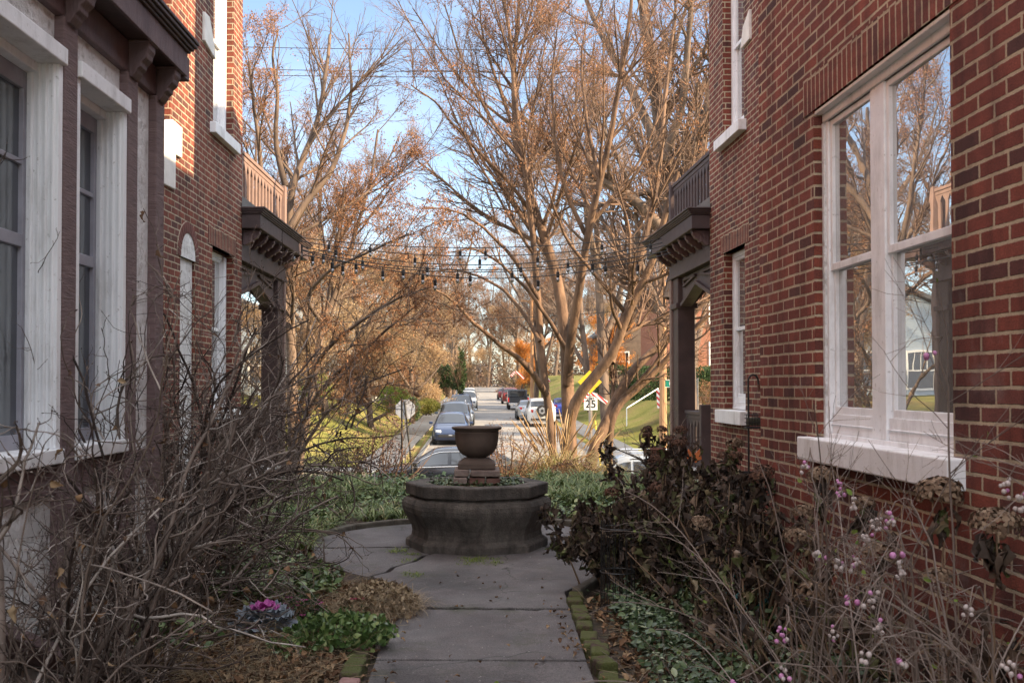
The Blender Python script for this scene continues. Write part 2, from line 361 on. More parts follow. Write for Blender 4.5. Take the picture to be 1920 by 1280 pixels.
def porch(b, s, d0, Y0, Y1, label_sfx=''):
    """timber porch block with balcony beyond the end wall; d0 = depth of the wall face; runs from Y0 to Y1"""
    zt=3.73; zf=3.47
    f=MB(); f.box(s*(d0-.25),s*(d0+2.6),Y0,Y1,zf,zt-.085); f.build('fascia',M['porch'],b,bevel=.008)
    crown(b,s,d0-.25,Y0,Y1,zt-.083,mat=M['porch'])
    m=MB(); m.box(s*(d0-.12),s*(d0+2.5),Y0+.02,Y1-.3,zt+.004,zt+.02); m.build('balcony_deck',M['flashing'],b)
    m=MB(); m.prism([(s*(d0-.2),zt+.005),(s*(d0+.12),zt+.005),(s*(d0+.12),zt+.24),(s*(d0+.08),zt+.22)],'y',Y0-.02,Y0+.05); m.build('corner_flashing',M['flashing'],b)
    # beam and soffit
    m=MB(); m.box(s*(d0+.0),s*(d0+.22),Y0+.003,Y1-.5,zf-.36,zf-.003); m.box(s*(d0-.02),s*(d0+.1),Y0+.003,Y1-.48,zf-.40,zf-.36); m.build('porch_beam',M['porch'],b,bevel=.006)
    m=MB(); m.box(s*(d0+.23),s*(d0+2.4),Y0+.01,Y1-.2,zf-.03,zf-.003); m.build('porch_ceiling',M['dark_brown'],b)
    n=7
    for i in range(n):
        y=Y0+.16+i*(Y1-.75-Y0)/(n-1)*1.0
        bracket(b,s,d0-.001,d0-.21,y,zf-.004,w=.085,hh=.19,mat=M['brown'])
    # posts
    px0=d0+.02
    for k,(ya,yb) in enumerate(((Y1-1.02,Y1-.68),)):
        m=MB(); m.box(s*px0,s*(px0+.25),ya,yb,.32,zf-.40); m.box(s*(px0-.02),s*(px0+.28),ya-.02,yb+.02,.32,.5)
        m.box(s*(px0-.035),s*(px0+.285),ya-.035,yb+.035,2.62,2.70); m.build('porch_post',M['dark_brown'],b,bevel=.01)
        m=MB(); m.box(s*(px0-.03),s*(px0+.03),yb+.004,yb+.12,.32,zf-.40); m.build('post_trim',M['tan_wood'],b,bevel=.008)
    for ya in (Y1-.9,):
        m=MB(); m.box(s*(d0+2.2),s*(d0+2.45),ya,ya+.25,.32,zf-.02); m.build('porch_post',M['dark_brown'],b,bevel=.01)
    # pointed arch between wall end and post
    ya=Y0+.04; yb=Y1-1.06; ym=(ya+yb)/2; top=zf-.41; sp=2.66; ap=zf-.56
    for sg in (0,1):
        e=ya if sg==0 else yb
        poly=[(e,top),(ym,top),(ym,ap),(e+(ym-e)*.42,ap-.16),(e+(ym-e)*.12,sp+.04),(e,sp-.02)]
        m=MB(); m.prism(poly,'x',s*(px0+.06),s*(px0+.13)); m.build('arch_panel',M['porch'],b,bevel=.004)
        pts=[(e+(ym-e)*.08,sp),(e+(ym-e)*.42,ap-.17),(ym,ap-.012)]
        m=MB()
        for p,q in zip(pts[:-1],pts[1:]):
            m.bar((s*(px0+.09),p[0],p[1]),(s*(px0+.09),q[0],q[1]),.16,.05)
        m.bar((s*(px0+.05),e+(ym-e)*.16,top-.05),(s*(px0+.05),e+(ym-e)*.9,top-.05),.05,.03)
        m.bar((s*(px0+.05),e+(ym-e)*.16,top-.05),(s*(px0+.05),e+(ym-e)*.16,sp+.26),.05,.03)
        m.bar((s*(px0+.05),e+(ym-e)*.16,sp+.26),(s*(px0+.05),e+(ym-e)*.9,top-.05),.05,.03)
        m.build('arch_moulding',M['dark_brown'],b,bevel=.004)
    # cross arch from post into the porch (faces the garden)
    m=MB(); m.prism([(s*(px0+.25),zf-.41),(s*(px0+2.2),zf-.41),(s*(px0+2.2),2.8),(s*(px0+2.0),2.95),(s*(px0+1.2),zf-.52),(s*(px0+.5),2.95),(s*(px0+.25),2.66)],'y',Y1-.9,Y1-.82)
    m.build('front_arch_panel',M['dark_brown'],b,bevel=.004)
    # floor
    m=MB(); m.box(s*(d0+.0),s*(d0+2.6),Y0+.02,Y1-.55,-1.2,.32); m.build('porch_floor',M['stone'],b)
    # rails
    def rail(nm,ya,yb,z0,z1,dd,mat,nb,axis='y',xa=0,xb=0):
        r=MB()
        if axis=='y':
            r.box(s*(dd-.035),s*(dd+.035),ya,yb,z1-.05,z1); r.box(s*(dd-.02),s*(dd+.02),ya,yb,z0+.05,z0+.1); r.box(s*(dd-.02),s*(dd+.02),ya,yb,z1-.11,z1-.052)
        else:
            r.box(s*xa,s*xb,dd-.035,dd+.035,z1-.05,z1); r.box(s*xa,s*xb,dd-.02,dd+.02,z0+.05,z0+.1)
        ro=r.build(nm,mat,b,bevel=.006)
        for i in range(nb):
            t=(i+.5)/nb; q=MB()
            if axis=='y':
                y=ya+(yb-ya)*t; w=(yb-ya)/nb
                q.prism([(y-w*.2,z0),(y+w*.2,z0),(y+w*.2,z1-.22),(y+w*.5,z1-.125),(y+w*.5,z1-.108),(y-w*.5,z1-.108),(y-w*.5,z1-.125),(y-w*.2,z1-.22)],'x',s*(dd-.012),s*(dd+.012))
            else:
                x=xa+(xb-xa)*t; w=abs(xb-xa)/nb
                q.box(s*(x-w*.27),s*(x+w*.27),dd-.012,dd+.012,z0+.02,z1-.052)
            q.build('baluster',mat,ro)
        return ro
    tan=M['tan_wood'] if s<0 else M['porch']
    rail('balcony_railing',Y0+.05,Y1-.75,zt+.03,4.48,d0+.03,tan,13)
    m=MB(); m.box(s*(d0-.03),s*(d0+.09),Y1-.75,Y1-.63,zt+.02,4.52); m.build('railing_post',M['porch'] if s>0 else tan,b,bevel=.008)
    rail('balcony_railing',0,0,zt+.03,4.48,Y1-.69,tan,14,'x',d0+.1,d0+2.3)
    rail('porch_railing',Y0+.9,Y1-1.04,.35,1.14,d0+.14,M['porch'],6)
    rail('porch_railing',0,0,.35,1.14,Y1-.78,M['porch'],9,'x',d0+.3,d0+2.2)
    m=MB(); m.box(s*(d0+.06),s*(d0+.24),Y0+.86,Y0+.98,.32,1.24); m.build('newel',M['porch'],b,bevel=.01)

def core(b, s, d, y0, y1, z1):
    m=MB(); m.box(s*(d+.45),s*(d+7),y0,y1,0,z1); return m

# ---- right building : local frame, face R1 at depth 0
RB=thing('brick_building','red brick building with white double windows filling the right side of the garden','building',(2.04,0,0),.022)
R1H=6.4; R2D=1.14
wy0,wy1=4.28,5.93
wall('wall',M['brick'],RB,1,0,-3,7.0,0,R1H,[(wy0,wy1,1.19,3.07)],reveal=.30)
m=MB(); m.add([(0,7,0),(R2D,7,0),(R2D,7,R1H),(0,7,R1H)],[(0,1,2,3)]); m.build('wall_return',M['brick'],RB,fix=False)
soldier(RB,1,0,wy0-.15,wy1+.16,3.07)
lw=[(11.45,12.36,1.21,3.07)]
wall('wall',M['brick'],RB,1,R2D,7.0,13.03,0,7.2,[(11.45,12.36,1.21,3.07),(11.45,12.36,4.43,6.6)],reveal=.25)
m=MB(); m.add([(R2D,13.03,0),(R2D+7,13.03,0),(R2D+7,13.03,8),(R2D,13.03,8)],[(3,2,1,0)]); m.build('end_wall',M['brick'],RB,fix=False)
soldier(RB,1,R2D,11.28,12.5,3.07); soldier(RB,1,R2D,11.28,12.5,6.6)
# big double window
dh_window(RB,1,.062,wy0,wy1,1.20,3.06,[(4.36,5.10),(5.27,5.872)],2.165)
m=MB(); m.box(.006,.058,wy0,wy1,3.045,3.066); m.box(.05,.1,wy0,wy1,3.0,3.06); m.build('window_head',M['white'],RB,bevel=.006)
m=MB(); m.box(.048,.1,wy1-.03,wy1-.001,1.2,2.995); m.build('painted_jamb',M['stucco'],RB)
m=MB(); m.box(-.075,.13,wy0-.10,wy1+.10,1.075,1.205); m.build('window_sill',M['white'],RB,bevel=.008)
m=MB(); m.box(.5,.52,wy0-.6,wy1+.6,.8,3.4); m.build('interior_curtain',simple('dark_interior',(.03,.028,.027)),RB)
# far windows
for z0,z1,rl in ((1.22,3.06,2.16),(4.44,6.6,5.5)):
    dh_window(RB,1,R2D+.10,11.47,12.355,z0,z1,[(11.55,12.26)],rl)
    m=MB(); m.box(R2D-.09,R2D+.12,11.36,12.47,z0-.16 if z0<2 else z0-.13,z0-.008); m.build('window_sill',M['white'],RB,bevel=.006)
def stone_pts(pxs, A, slope, d, sgn):
    """photo outline carried on to a wall plane X = sgn*A + slope*Y; returns (local y, z)"""
    r=[]
    for x,y in pxs:
        k=(x-CX)/F; Y=(sgn*A)/(k-slope); p=P(x,y,Y); r.append((math.hypot(p.x-sgn*A,Y)*1.0 if False else Y,p.z))
    return r
for pl in ([(1414,16),(1414,72),(1397,92),(1402,50)],):
    q=stone_pts(pl,2.04+R2D,-.022,0,1); m=MB(); m.prism(q,'x',R2D-.03,R2D+.02); m.build('stone_shoulder',M['stone'],RB,bevel=.006)
porch(RB,1,R2D+.02,13.03,16.15)
m=core(RB,1,0,-3,6.9,R1H-.01); m.build('building_core',M['dark_brown'],RB)
# parapet, roof and added gable that shade the garden
m=MB(); m.box(R2D+.45,R2D+7,6.9,12.9,0,7.1); m.build('building_core',M['dark_brown'],RB)
m=MB(); m.prism([(8.7,7.09),(8.75,10),(9.5,10),(9.7,8.9),(11.0,8.2),(11.2,7.09)],'x',R2D+.3,R2D+1.2); m.build('shadow_gable',M['brick'],RB)  # unseen block, added and shaped to cast the shadow on the left wall
m=MB(); m.box(-.06,7,-3.05,7.05,R1H,R1H+.12); m.build('parapet_coping',M['stone'],RB)
# gable over the far block
def gable(yc,hw,z0,z1,dx,nm='gable'):
    m=MB(); m.prism([(yc-hw,z0),(yc+hw,z0),(yc+.15,z1),(yc-.15,z1)],'x',R2D+dx,R2D+dx+.3); return m.build(nm,M['brick'],RB)

# ---- left building : local frame, face L at depth 0
LB=thing('brick_building','red brick building with a white timbered bay on the left of the garden','building',(-3.12,0,0),-.0103)
wall('wall',M['brick_left'],LB,-1,0,-3,13.0,0,9.5,[(11.63,12.6,1.22,3.07),(11.63,12.55,4.43,6.7),(8.4,10.08,3.62,5.9),(10.43,10.95,.35,2.8)],reveal=.20)
m=MB(); m.add([(0,13.0,0),(-7,13.0,0),(-7,13.0,9.5),(0,13.0,9.5)],[(0,1,2,3)]); m.build('end_wall',M['brick_left'],LB,fix=False)
soldier(LB,-1,0,11.45,12.7,3.07)
for z0,z1,rl in ((1.22,3.06,2.16),(4.44,6.7,5.55)):
    y1=12.595 if z0<2 else 12.545
    dh_window(LB,-1,.12,11.635,y1,z0,z1,[(11.72,y1-.1)],rl)
    m=MB(); m.box(.07,-.12,11.5,y1+.1,z0-.13,z0-.008); m.build('window_sill',M['white'],LB,bevel=.006)
    m=MB(); m.box(-.085,-.13,y1-.09,y1-.002,z0+.01,z1-.02); m.build('brick_mould',M['white_flute'],LB,bevel=.01)
# blank arched niche with white plaster
m=MB(); m.box(-.03,-.14,10.432,10.948,.352,2.80)
arc=[(10.69+.259*math.cos(a),2.80+.259*math.sin(a)) for a in np.linspace(0,PI,17)]
m.build('niche_panel',M['stucco'],LB)
m=MB(); m.prism(arc,'x',.004,-.1); m.build('niche_head',M['stucco'],LB)
m=MB()
for i in range(15):
    a0=PI*(i+.07)/15; a1=PI*(i+.93)/15
    q=[(10.69+r*math.cos(a),2.80+r*math.sin(a)) for r,a in ((.265,a0),(.38,a0),(.38,a1),(.265,a1))]
    m.prism(q,'x',.012,-.08)
m.build('niche_arch',simple('arch_brick',(.10,.035,.028),(.19,.065,.05),rough=.85,nscale=9,bump=.5,bscale=80),LB,bevel=.004)
m=MB(); ar=[(10.69+r*math.cos(a),2.80+r*math.sin(a)) for r,aa in ((.262,np.linspace(0,PI,17)),(.382,np.linspace(PI,0,17))) for a in aa]
m.prism(ar,'x',.007,-.02); m.build('arch_mortar',simple('lime_mortar',(.34,.28,.21),(.42,.35,.27),nscale=40,bump=.4),LB)
# upper recess with limestone shoulder
m=MB(); m.box(-.16,-.24,8.4,10.08,3.6,5.9); m.build('recess_infill',M['brick_left'],LB)
q=stone_pts([(300,228),(316,224),(334,240),(334,297),(322,290),(322,356),(300,345)],3.12,.0103,0,-1)
m=MB(); m.prism(q,'x',.03,-.05); m.build('stone_shoulder',M['stone'],LB,bevel=.01)
q=stone_pts([(376,22),(385,32),(393,75),(397,112),(388,98),(376,76)],3.12,.0103,0,-1)
m=MB(); m.prism(q,'x',.03,-.05); m.build('stone_shoulder',M['stone'],LB,bevel=.01)
porch(LB,-1,.02,13.02,16.45)
m=MB(); m.box(-.45,-7,-3,12.9,0,9.4); m.build('building_core',M['dark_brown'],LB)
# bay
def bx(nm,mat,d0,d1,y0,y1,z0,z1,bev=.006,par=None):
    m=MB(); m.box(-d0,-d1,y0,y1,z0,z1); return m.build(nm,mat,par or LB,bevel=bev)
BD=-1.07   # timber face depth; stucco sits behind it
posts=[(2.2,2.37),(4.98,5.15),(5.86,6.03),(6.36,6.52)]
bx('bay_stucco',M['stucco'],BD+.05,BD+.3,6.02,6.37,0,3.45,0)
bx('bay_stucco',M['stucco'],BD+.05,BD+.3,-3,6.03,0,1.0,0)
bx('bay_stucco',M['stucco'],BD+.05,BD+.3,-3,6.03,3.115,3.45,0)
bx('bay_return',M['stucco'],BD+.1,0,6.38,6.50,0,3.45,0)
for k,(a,b_) in enumerate(posts):
    bx('bay_post',M['brown_rough'],BD,BD+.14,a,b_,0,3.28,.008)
bx('bay_frieze',M['brown'],BD+.01,BD+.2,-3,6.5,3.28,3.46,.006)
bx('bay_bottom_rail',M['brown_rough'],BD+.02,BD+.14,-3,6.36,.98,1.12,.008)
for (a,b_) in ((2.37,4.98),(5.15,5.86)):
    w=b_-a; mm=MB(); mm.tube([(-BD-.04, a+w*t, .95-.75*t**1.6) for t in np.linspace(0,1,10)],.07,6); mm.build('bay_brace',M['brown_rough'],LB)
for (a,b_) in ((3.62,4.98),(5.15,5.86),(2.37,3.6)):
    w=MB(); w.box(-(BD-.02),-(BD+.3),a,b_,1.13,1.20); wo=w.build('bay_window',M['white'],LB,bevel=.006)
    jb=b_-.05
    # deep fluted jamb, facing back along the wall
    m=MB(); m.box(-(BD+.004),-(BD+.3),jb,b_-.002,1.2,3.03); m2=MB(); m2.box(-(BD+.004),-(BD+.3),a+.002,a+.04,1.2,3.03); m2.build('side_casing',M['white_flute'],wo)
    for i in range(4):
        c=BD+.03+.034*i; hw=.012
        m.prism([(-(c-hw),jb),(-(c-hw*.5),jb-.010-.004*(i%2)),(-(c+hw*.5),jb-.010-.004*(i%2)),(-(c+hw),jb)],'z',1.2,3.03)
    props(m.build('fluted_jamb',M['white_flute'],wo,bevel=.003))
    m=MB(); m.box(-(BD-.022),-(BD+.3),a,b_-.003,3.03,3.112); m.box(-(BD+.10),-(BD+.3),a+.04,jb,2.985,3.03); m.build('header',M['white'],wo,bevel=.006)
    y0=a+.04; y1=jb-.002; dd=BD+.155
    m=MB()
    m.box(-dd,-(dd+.03),y1-.036,y1,1.2,2.985); m.box(-dd,-(dd+.03),y0,y0+.05,1.2,2.985)
    m.box(-dd,-(dd+.05),y0+.05,y1-.036,2.90,2.985); m.box(-dd,-(dd+.05),y0+.05,y1-.036,2.15,2.21); m.box(-dd,-(dd+.05),y0+.05,y1-.036,1.2,1.27)
    m.box(-(dd+.004),-(dd+.03),y0+.05,y1-.036,2.54,2.565)
    nb=1 if (b_-a)<1 else 3
    for i in range(1,nb+1):
        yy=y0+(y1-y0)*i/(nb+1); m.box(-(dd+.002),-(dd+.03),yy-.012,yy+.012,2.21,2.90)
        m.box(-(dd+.016),-(dd+.03),yy-.006,yy+.006,1.27,2.15)
    m.build('sash',M['grey_sash'],wo,bevel=.003)
    m=MB(); m.box(-(dd+.022),-(dd+.028),y0+.05,y1-.036,1.27,2.90); m.build('pane',M['glass_dim'],wo)
# cornice of the bay
for yb in (2.28,5.06,5.94,6.43):
    bracket(LB,-1,BD+.01,BD-.11,yb,3.462,w=.11,hh=.21)
bx('bay_soffit',M['dark_brown'],BD-.11,BD+.2,-3,6.53,3.463,3.48,0)
bx('bay_fascia',M['brown'],BD-.13,BD-.11,-3,6.56,3.45,3.60,.004)
bx('bay_fascia',M['brown'],BD-.11,0,6.67,6.56,3.45,3.60,.004)
crown(LB,-1,BD-.13,-3,6.56,3.60,end0=False,mat=M['dark_brown'],out=.06,name='bay_crown')
bx('bay_roof',M['flashing'],BD-.1,0,-3,6.5,3.66,3.72,0)
# ================================================================= GROUND
def sm(x): x=np.clip(x,0,1); return x*x*(3-2*x)
def zroad(Y): return np.interp(Y,[20,27,36,50,70,90,120,200,300],[-1.7,-1.72,-1.6,-1.36,-1.15,-.9,-.5,.75,2.0])
def zground(X,Y):
    X=np.asarray(X,float); Y=np.asarray(Y,float)
    base=zroad(Y)
    side=2.3*sm((-X-5.0)/7)*(X<0)+2.6*sm((X-6.9)/8)*(X>0)+(np.abs(X)>14)*0
    side=side*sm((Y-37.5)/7)
    far=6*sm((np.abs(X)-20)/60)*sm((Y-60)/80)
    z=base+side+far
    g=sm((Y-15.4)/8.0)
    gx=sm((np.abs(X)-9)/6)          # the bank wraps round the plots
    z=np.where(Y<27, -0.02+(zroad(27)+.02)*g, z)
    return z
xs=np.unique(np.concatenate([np.linspace(-400,-40,10),np.linspace(-40,-13,12),np.linspace(-13,13,66),[-2.42,-2.4,4.8,4.82,-3.6,-4.9,5.9,7.0],np.linspace(13,40,12),np.linspace(40,400,10)]))
ys=np.unique(np.concatenate([[-40,-10,0],np.linspace(10,45,60),[27.5,36.0],np.linspace(46,130,44),np.linspace(140,320,14),[600]]))
GX,GY=np.meshgrid(xs,ys,indexing='ij'); GZ=zground(GX,GY)
bump_n=(np.sin(GX*1.7+GY*.9)*np.cos(GY*1.3-GX*.6))*.03
mask=((GY>37)&((GX<-5)|(GX>7)))
GZ=GZ+bump_n*mask-.03
idx=np.arange(GX.size).reshape(GX.shape)
Fg=np.stack([idx[:-1,:-1],idx[1:,:-1],idx[1:,1:],idx[:-1,1:]],-1).reshape(-1,4)
def grass_ground():
    m,nt,b,out=newmat('winter_lawn'); h=N(nt); g=h.geo().outputs['Position']
    n1=h.noise(.35,5,.6,g); n2=h.noise(9,6,.75,g)
    c=h.ramp(n1,[(.34,(.10,.115,.025)),(.5,(.20,.19,.055)),(.66,(.24,.17,.075))])
    c=h.mix(.8,c,h.ramp(n2,[(.3,.5),(.7,1.45)]),'MULTIPLY')
    nt.links.new(c,b.inputs['Base Color']); b.inputs['Roughness'].default_value=.95; b.inputs['Specular IOR Level'].default_value=.1
    nt.links.new(h.bump(n2,.08,1.0),b.inputs['Normal']); return m
o=mesh_np('ground',[(np.stack([GX,GY,GZ],-1).reshape(-1,3),Fg)],grass_ground(),smooth=True); props(o,kind='structure')
def asphalt():
    m,nt,b,out=newmat('worn_asphalt'); h=N(nt); g=h.geo().outputs['Position']
    n1=h.noise(.5,5,.6,g); n2=h.noise(60,4,.7,g)
    c=h.ramp(n1,[(.35,(.165,.155,.145)),(.65,(.25,.235,.215))]); c=h.mix(.6,c,h.ramp(n2,[(.3,.7),(.7,1.3)]),'MULTIPLY')
    nt.links.new(c,b.inputs['Base Color']); b.inputs['Roughness'].default_value=.85
    nt.links.new(h.bump(n2,.01,.5),b.inputs['Normal']); return m
M['asphalt']=asphalt()
M['concrete']=simple('sidewalk_concrete',(.30,.27,.23),(.42,.38,.33),rough=.9,nscale=1.5,bump=.3,bscale=50)
def strip(name,x0,x1,y0,y1,dz,mat,ny=60,nx=1,thick=0,kind='structure'):
    X=np.linspace(x0,x1,nx+1); Y=np.unique(np.concatenate([np.linspace(y0,y1,ny+1),ys[(ys>y0)&(ys<y1)]]))
    A,B=np.meshgrid(X,Y,indexing='ij'); Z=zroad(B)+dz
    i=np.arange(A.size).reshape(A.shape); Fa=np.stack([i[:-1,:-1],i[1:,:-1],i[1:,1:],i[:-1,1:]],-1).reshape(-1,4)
    V=np.stack([A,B,Z],-1).reshape(-1,3); parts=[(V,Fa)]
    if thick:
        V2=V.copy(); V2[:,2]-=thick
        i2=i+len(V)
        sides=[]
        for k in (0,-1):
            sides.append(np.stack([i[k,:-1],i[k,1:],i2[k,1:],i2[k,:-1]],-1))
            sides.append(np.stack([i[:-1,k],i[1:,k],i2[1:,k],i2[:-1,k]],-1))
        parts=[(np.concatenate([V,V2]),np.concatenate([Fa]+sides))]
    return props(mesh_np(name,parts,mat),kind=kind)
strip('road',-2.4,4.8,36.0,300,.012,M['asphalt'])
strip('cross_road',-120,120,27.5,36.0,.008,M['asphalt'],ny=6,nx=2)
strip('kerb',-2.58,-2.4,37.4,260,.12,M['concrete'],thick=.16); strip('kerb',4.8,4.98,37.4,260,.12,M['concrete'],thick=.16)
strip('kerb',-120,-3.9,36.0,36.18,.12,M['concrete'],ny=1,thick=.16); strip('kerb',6.3,120,36.0,36.18,.12,M['concrete'],ny=1,thick=.16)
strip('kerb',-120,120,27.32,27.5,.12,M['concrete'],ny=1,thick=.16)
strip('pavement',-4.6,-3.1,37.0,200,.05,M['concrete'],thick=.1); strip('pavement',5.7,7.0,37.0,200,.05,M['concrete'],thick=.1)
strip('pavement',-120,-4.62,37.0,38.3,.045,M['concrete'],ny=1,thick=.1)
strip('pavement',-4.0,-2.6,36.3,38.2,.06,M['concrete'],ny=1,thick=.1); strip('pavement',5.0,6.4,36.3,38.2,.06,M['concrete'],ny=1,thick=.1)
# garden soil
sx=np.linspace(-3.3,3.4,150); sy=np.concatenate([np.linspace(.5,14,260),np.linspace(14.1,15.9,30)])
A,B=np.meshgrid(sx,sy,indexing='ij')
def nz(A,B,f,s):
    r=np.random.default_rng(s); z=0
    for k in range(6):
        a,b,c=r.normal(0,f,2).tolist()+[r.uniform(0,6)]; z=z+np.sin(A*a+B*b+c)
    return z/6
def soil_h(A,B): return .035+nz(A,B,2.5,1)*.03+nz(A,B,9,2)*.018+nz(A,B,30,3)*.006
Z=soil_h(A,B)
dc=np.hypot(A+.03,B-9.6); onp=((dc<1.60)|((np.abs(A)<.62)&(B<8.5)))
Z=np.where(onp,-.012,Z)
i=np.arange(A.size).reshape(A.shape); Fa=np.stack([i[:-1,:-1],i[1:,:-1],i[1:,1:],i[:-1,1:]],-1).reshape(-1,4)
def soil():
    m,nt,b,out=newmat('mulched_soil'); h=N(nt); g=h.geo().outputs['Position']
    n1=h.noise(22,6,.75,g); n2=h.noise(3,4,.6,g)
    c=h.ramp(n1,[(.33,(.030,.019,.014)),(.5,(.08,.052,.036)),(.68,(.18,.125,.088))])
    c=h.mix(h.ramp(n2,[(.5,0.),(.66,.55)]),c,(.05,.062,.022))
    nt.links.new(c,b.inputs['Base Color']); b.inputs['Roughness'].default_value=.95
    nt.links.new(h.bump(n1,.05,1.0),b.inputs['Normal']); return m
props(mesh_np('garden_soil',[(np.stack([A,B,Z],-1).reshape(-1,3),Fa)],soil(),smooth=True),kind='structure')
# path
def pathmat():
    m,nt,b,out=newmat('old_reddish_concrete'); h=N(nt); g=h.geo().outputs['Position']
    n0=h.noise(1.1,5,.65,g); n1=h.noise(7,5,.65,g); n2=h.noise(120,3,.6,g)
    c=h.ramp(n0,[(.33,(.055,.049,.047)),(.5,(.112,.098,.095)),(.66,(.155,.142,.137))])
    c=h.mix(.85,c,h.ramp(n1,[(.3,.5),(.68,1.3)]),'MULTIPLY'); c=h.mix(.9,c,h.ramp(n2,[(.32,.45),(.5,1.0),(.66,1.45)]),'MULTIPLY')
    vc=h.n('TexVoronoi'); vc.feature='DISTANCE_TO_EDGE'; vc.inputs['Scale'].default_value=.85; wv=h.n('VectorMath'); wv.operation='ADD'; wn2=h.n('TexNoise'); wn2.inputs['Scale'].default_value=5; nt.links.new(g,wn2.inputs['Vector']); sc2=h.n('VectorMath'); sc2.operation='SCALE'; sc2.inputs['Scale'].default_value=.22; nt.links.new(wn2.outputs['Color'],sc2.inputs[0]); nt.links.new(g,wv.inputs[0]); nt.links.new(sc2.outputs[0],wv.inputs[1]); nt.links.new(wv.outputs[0],vc.inputs['Vector'])
    crk=h.ramp(vc.outputs['Distance'],[(.0,.0),(.006,1.)]); crm=h.ramp(h.noise(1.7,3,.5,g),[(.50,1.),(.54,0.)]); crk=h.math('MAXIMUM',crk,crm); c=h.mix(h.math('SUBTRACT',1.0,crk),c,(.02,.02,.014))
    v=h.n('TexVoronoi'); v.inputs['Scale'].default_value=38; nt.links.new(g,v.inputs['Vector'])
    sp=h.math('LESS_THAN',v.outputs['Distance'],.14); wn=h.n('SeparateColor'); nt.links.new(v.outputs['Color'],wn.inputs[0])
    sp=h.math('MULTIPLY',sp,h.math('GREATER_THAN',wn.outputs[0],.72))
    c=h.mix(h.math('MULTIPLY',sp,.6),c,(.42,.40,.38))
    mo=h.ramp(h.noise(2.3,5,.7,g),[(.56,0.),(.70,.65)]); c=h.mix(mo,c,(.055,.06,.028))
    nt.links.new(c,b.inputs['Base Color']); nt.links.new(h.ramp(n1,[(.3,.55),(.7,.85)]),b.inputs['Roughness'])
    nt.links.new(h.bump(h.math('ADD',n2,h.math('MULTIPLY',n1,2)),.008,.8),b.inputs['Normal']); return m
M['path']=pathmat()
pb=MB()
def jag(a,b,n=14,amp=.012,seed=0):
    r=np.random.default_rng(seed); a=np.array(a,float); b=np.array(b,float); d=b-a; nn=np.array([-d[1],d[0]])/np.linalg.norm(d)
    return [tuple(a+d*t+nn*r.normal(0,amp)*(0<t<1)) for t in np.linspace(0,1,n)]
def slab(poly,z): pb.prism(poly,'z',-.05,z)
slab([(-.56,1.5),(.57,1.5)]+jag((.57,5.58),(-.56,5.60),3,0,1),.030)
slab([(-.56,5.61),(.57,5.60)]+jag((.59,6.82),(-.57,6.86),22,.012,2),.034)
ccx,ccy=-.03,9.6
def arcp(a0,a1,r=1.54,n=14): return [(ccx+r*math.cos(a),ccy+r*math.sin(a)) for a in np.linspace(a0,a1,n)]
aR=math.atan2(8.2-ccy,.98); aL=math.atan2(7.95-ccy,-.55)
slab(jag((-.57,6.885),(.59,6.85),22,.012,2)+[(.60,7.40),(.86,7.92)]+arcp(-.93,-.12,1.54,8)+jag((ccx+1.52,9.42),(.62,9.40),9,.008,4)+arcp(-.25,-PI+.95,.60,10)+jag((-.40,9.05),(-.82,7.98),12,.02,5)+[(-.56,7.4)],.042)
slab(jag((-.44,9.06),(-.86,7.99),12,.02,5)+[(-1.02,8.15),(-1.38,8.86)]+jag((-1.56,9.38),(-.66,9.40),10,.008,6)+arcp(-PI+.3,-PI+.75,.6,3),.038)
slab(jag((-.64,9.43),(-1.56,9.41),10,.008,6)+list(reversed(arcp(PI/2,PI+.09,1.66,12)))[0:0]+arcp(-PI-.05,-PI*1.5,1.54,12)+[(ccx,ccy+.5)]+arcp(-PI*1.5,-PI-.35,.5,6),.044)
slab(jag((ccx+1.53,9.455),(.64,9.43),9,.008,4)[::-1]+arcp(.0,PI/2,1.54,12)+[(ccx,ccy+.5)]+arcp(PI/2,.35,.5,6),.040)
props(pb.build('path',M['path'],bevel=.008),kind='structure')
# edging bricks
M['moss_brick']=simple('mossy_brick',(.075,.045,.032),(.085,.095,.024),rough=.95,nscale=11,bump=1.0,bscale=45,bdist=.02,lo=.38,hi=.50)
M['pale_brick']=simple('pale_pink_brick',(.26,.14,.125),(.36,.21,.19),rough=.9,nscale=14,bump=.6,bscale=70)
def eb(label,group,x,y,ang,L=.192,W=.10,mat=None,h=.075,tilt=0):
    L=L-random.uniform(0,.05); h=h+random.uniform(-.022,.016); ang+=random.uniform(-.14,.14); m=MB(); m.box(-W/2,W/2,-L/2,L/2,-.03,h)
    o=m.build('edging_brick',mat or M['moss_brick'],bevel=.014,seg=3); o.location=(x,y,0); o.rotation_euler=(tilt,tilt*.6,ang)
    props(o,label,'edging brick',group); return o
line=[(.66,5.02),(.655,5.24),(.65,5.45),(.645,5.66),(.64,5.87),(.63,6.08),(.625,6.30),(.63,6.51),(.635,6.73),(.64,6.95),(.65,7.16)]
for i,(x,y) in enumerate(line):
    eb('moss covered edging brick on the right side of the path, %s from the near end'%ORD[i],'mossy edging bricks right of the path',x+random.uniform(-.012,.012),y,random.uniform(-.12,.12),mat=M['moss_brick'],tilt=random.uniform(-.05,.05))
line=[(-.635,5.02,1),(-.645,5.22,0),(-.65,5.43,0),(-.655,5.64,0),(-.65,5.85,1),(-.655,6.06,0),(-.655,6.27,0)]
for i,(x,y,pk) in enumerate(line):
    eb(('pale pink bare' if pk else 'green mossy')+' edging brick left of the path, %s from the near end'%ORD[i],'edging bricks left of the path',x,y,random.uniform(-.1,.1),mat=M['pale_brick'] if pk else M['moss_brick'],tilt=random.uniform(-.05,.05))
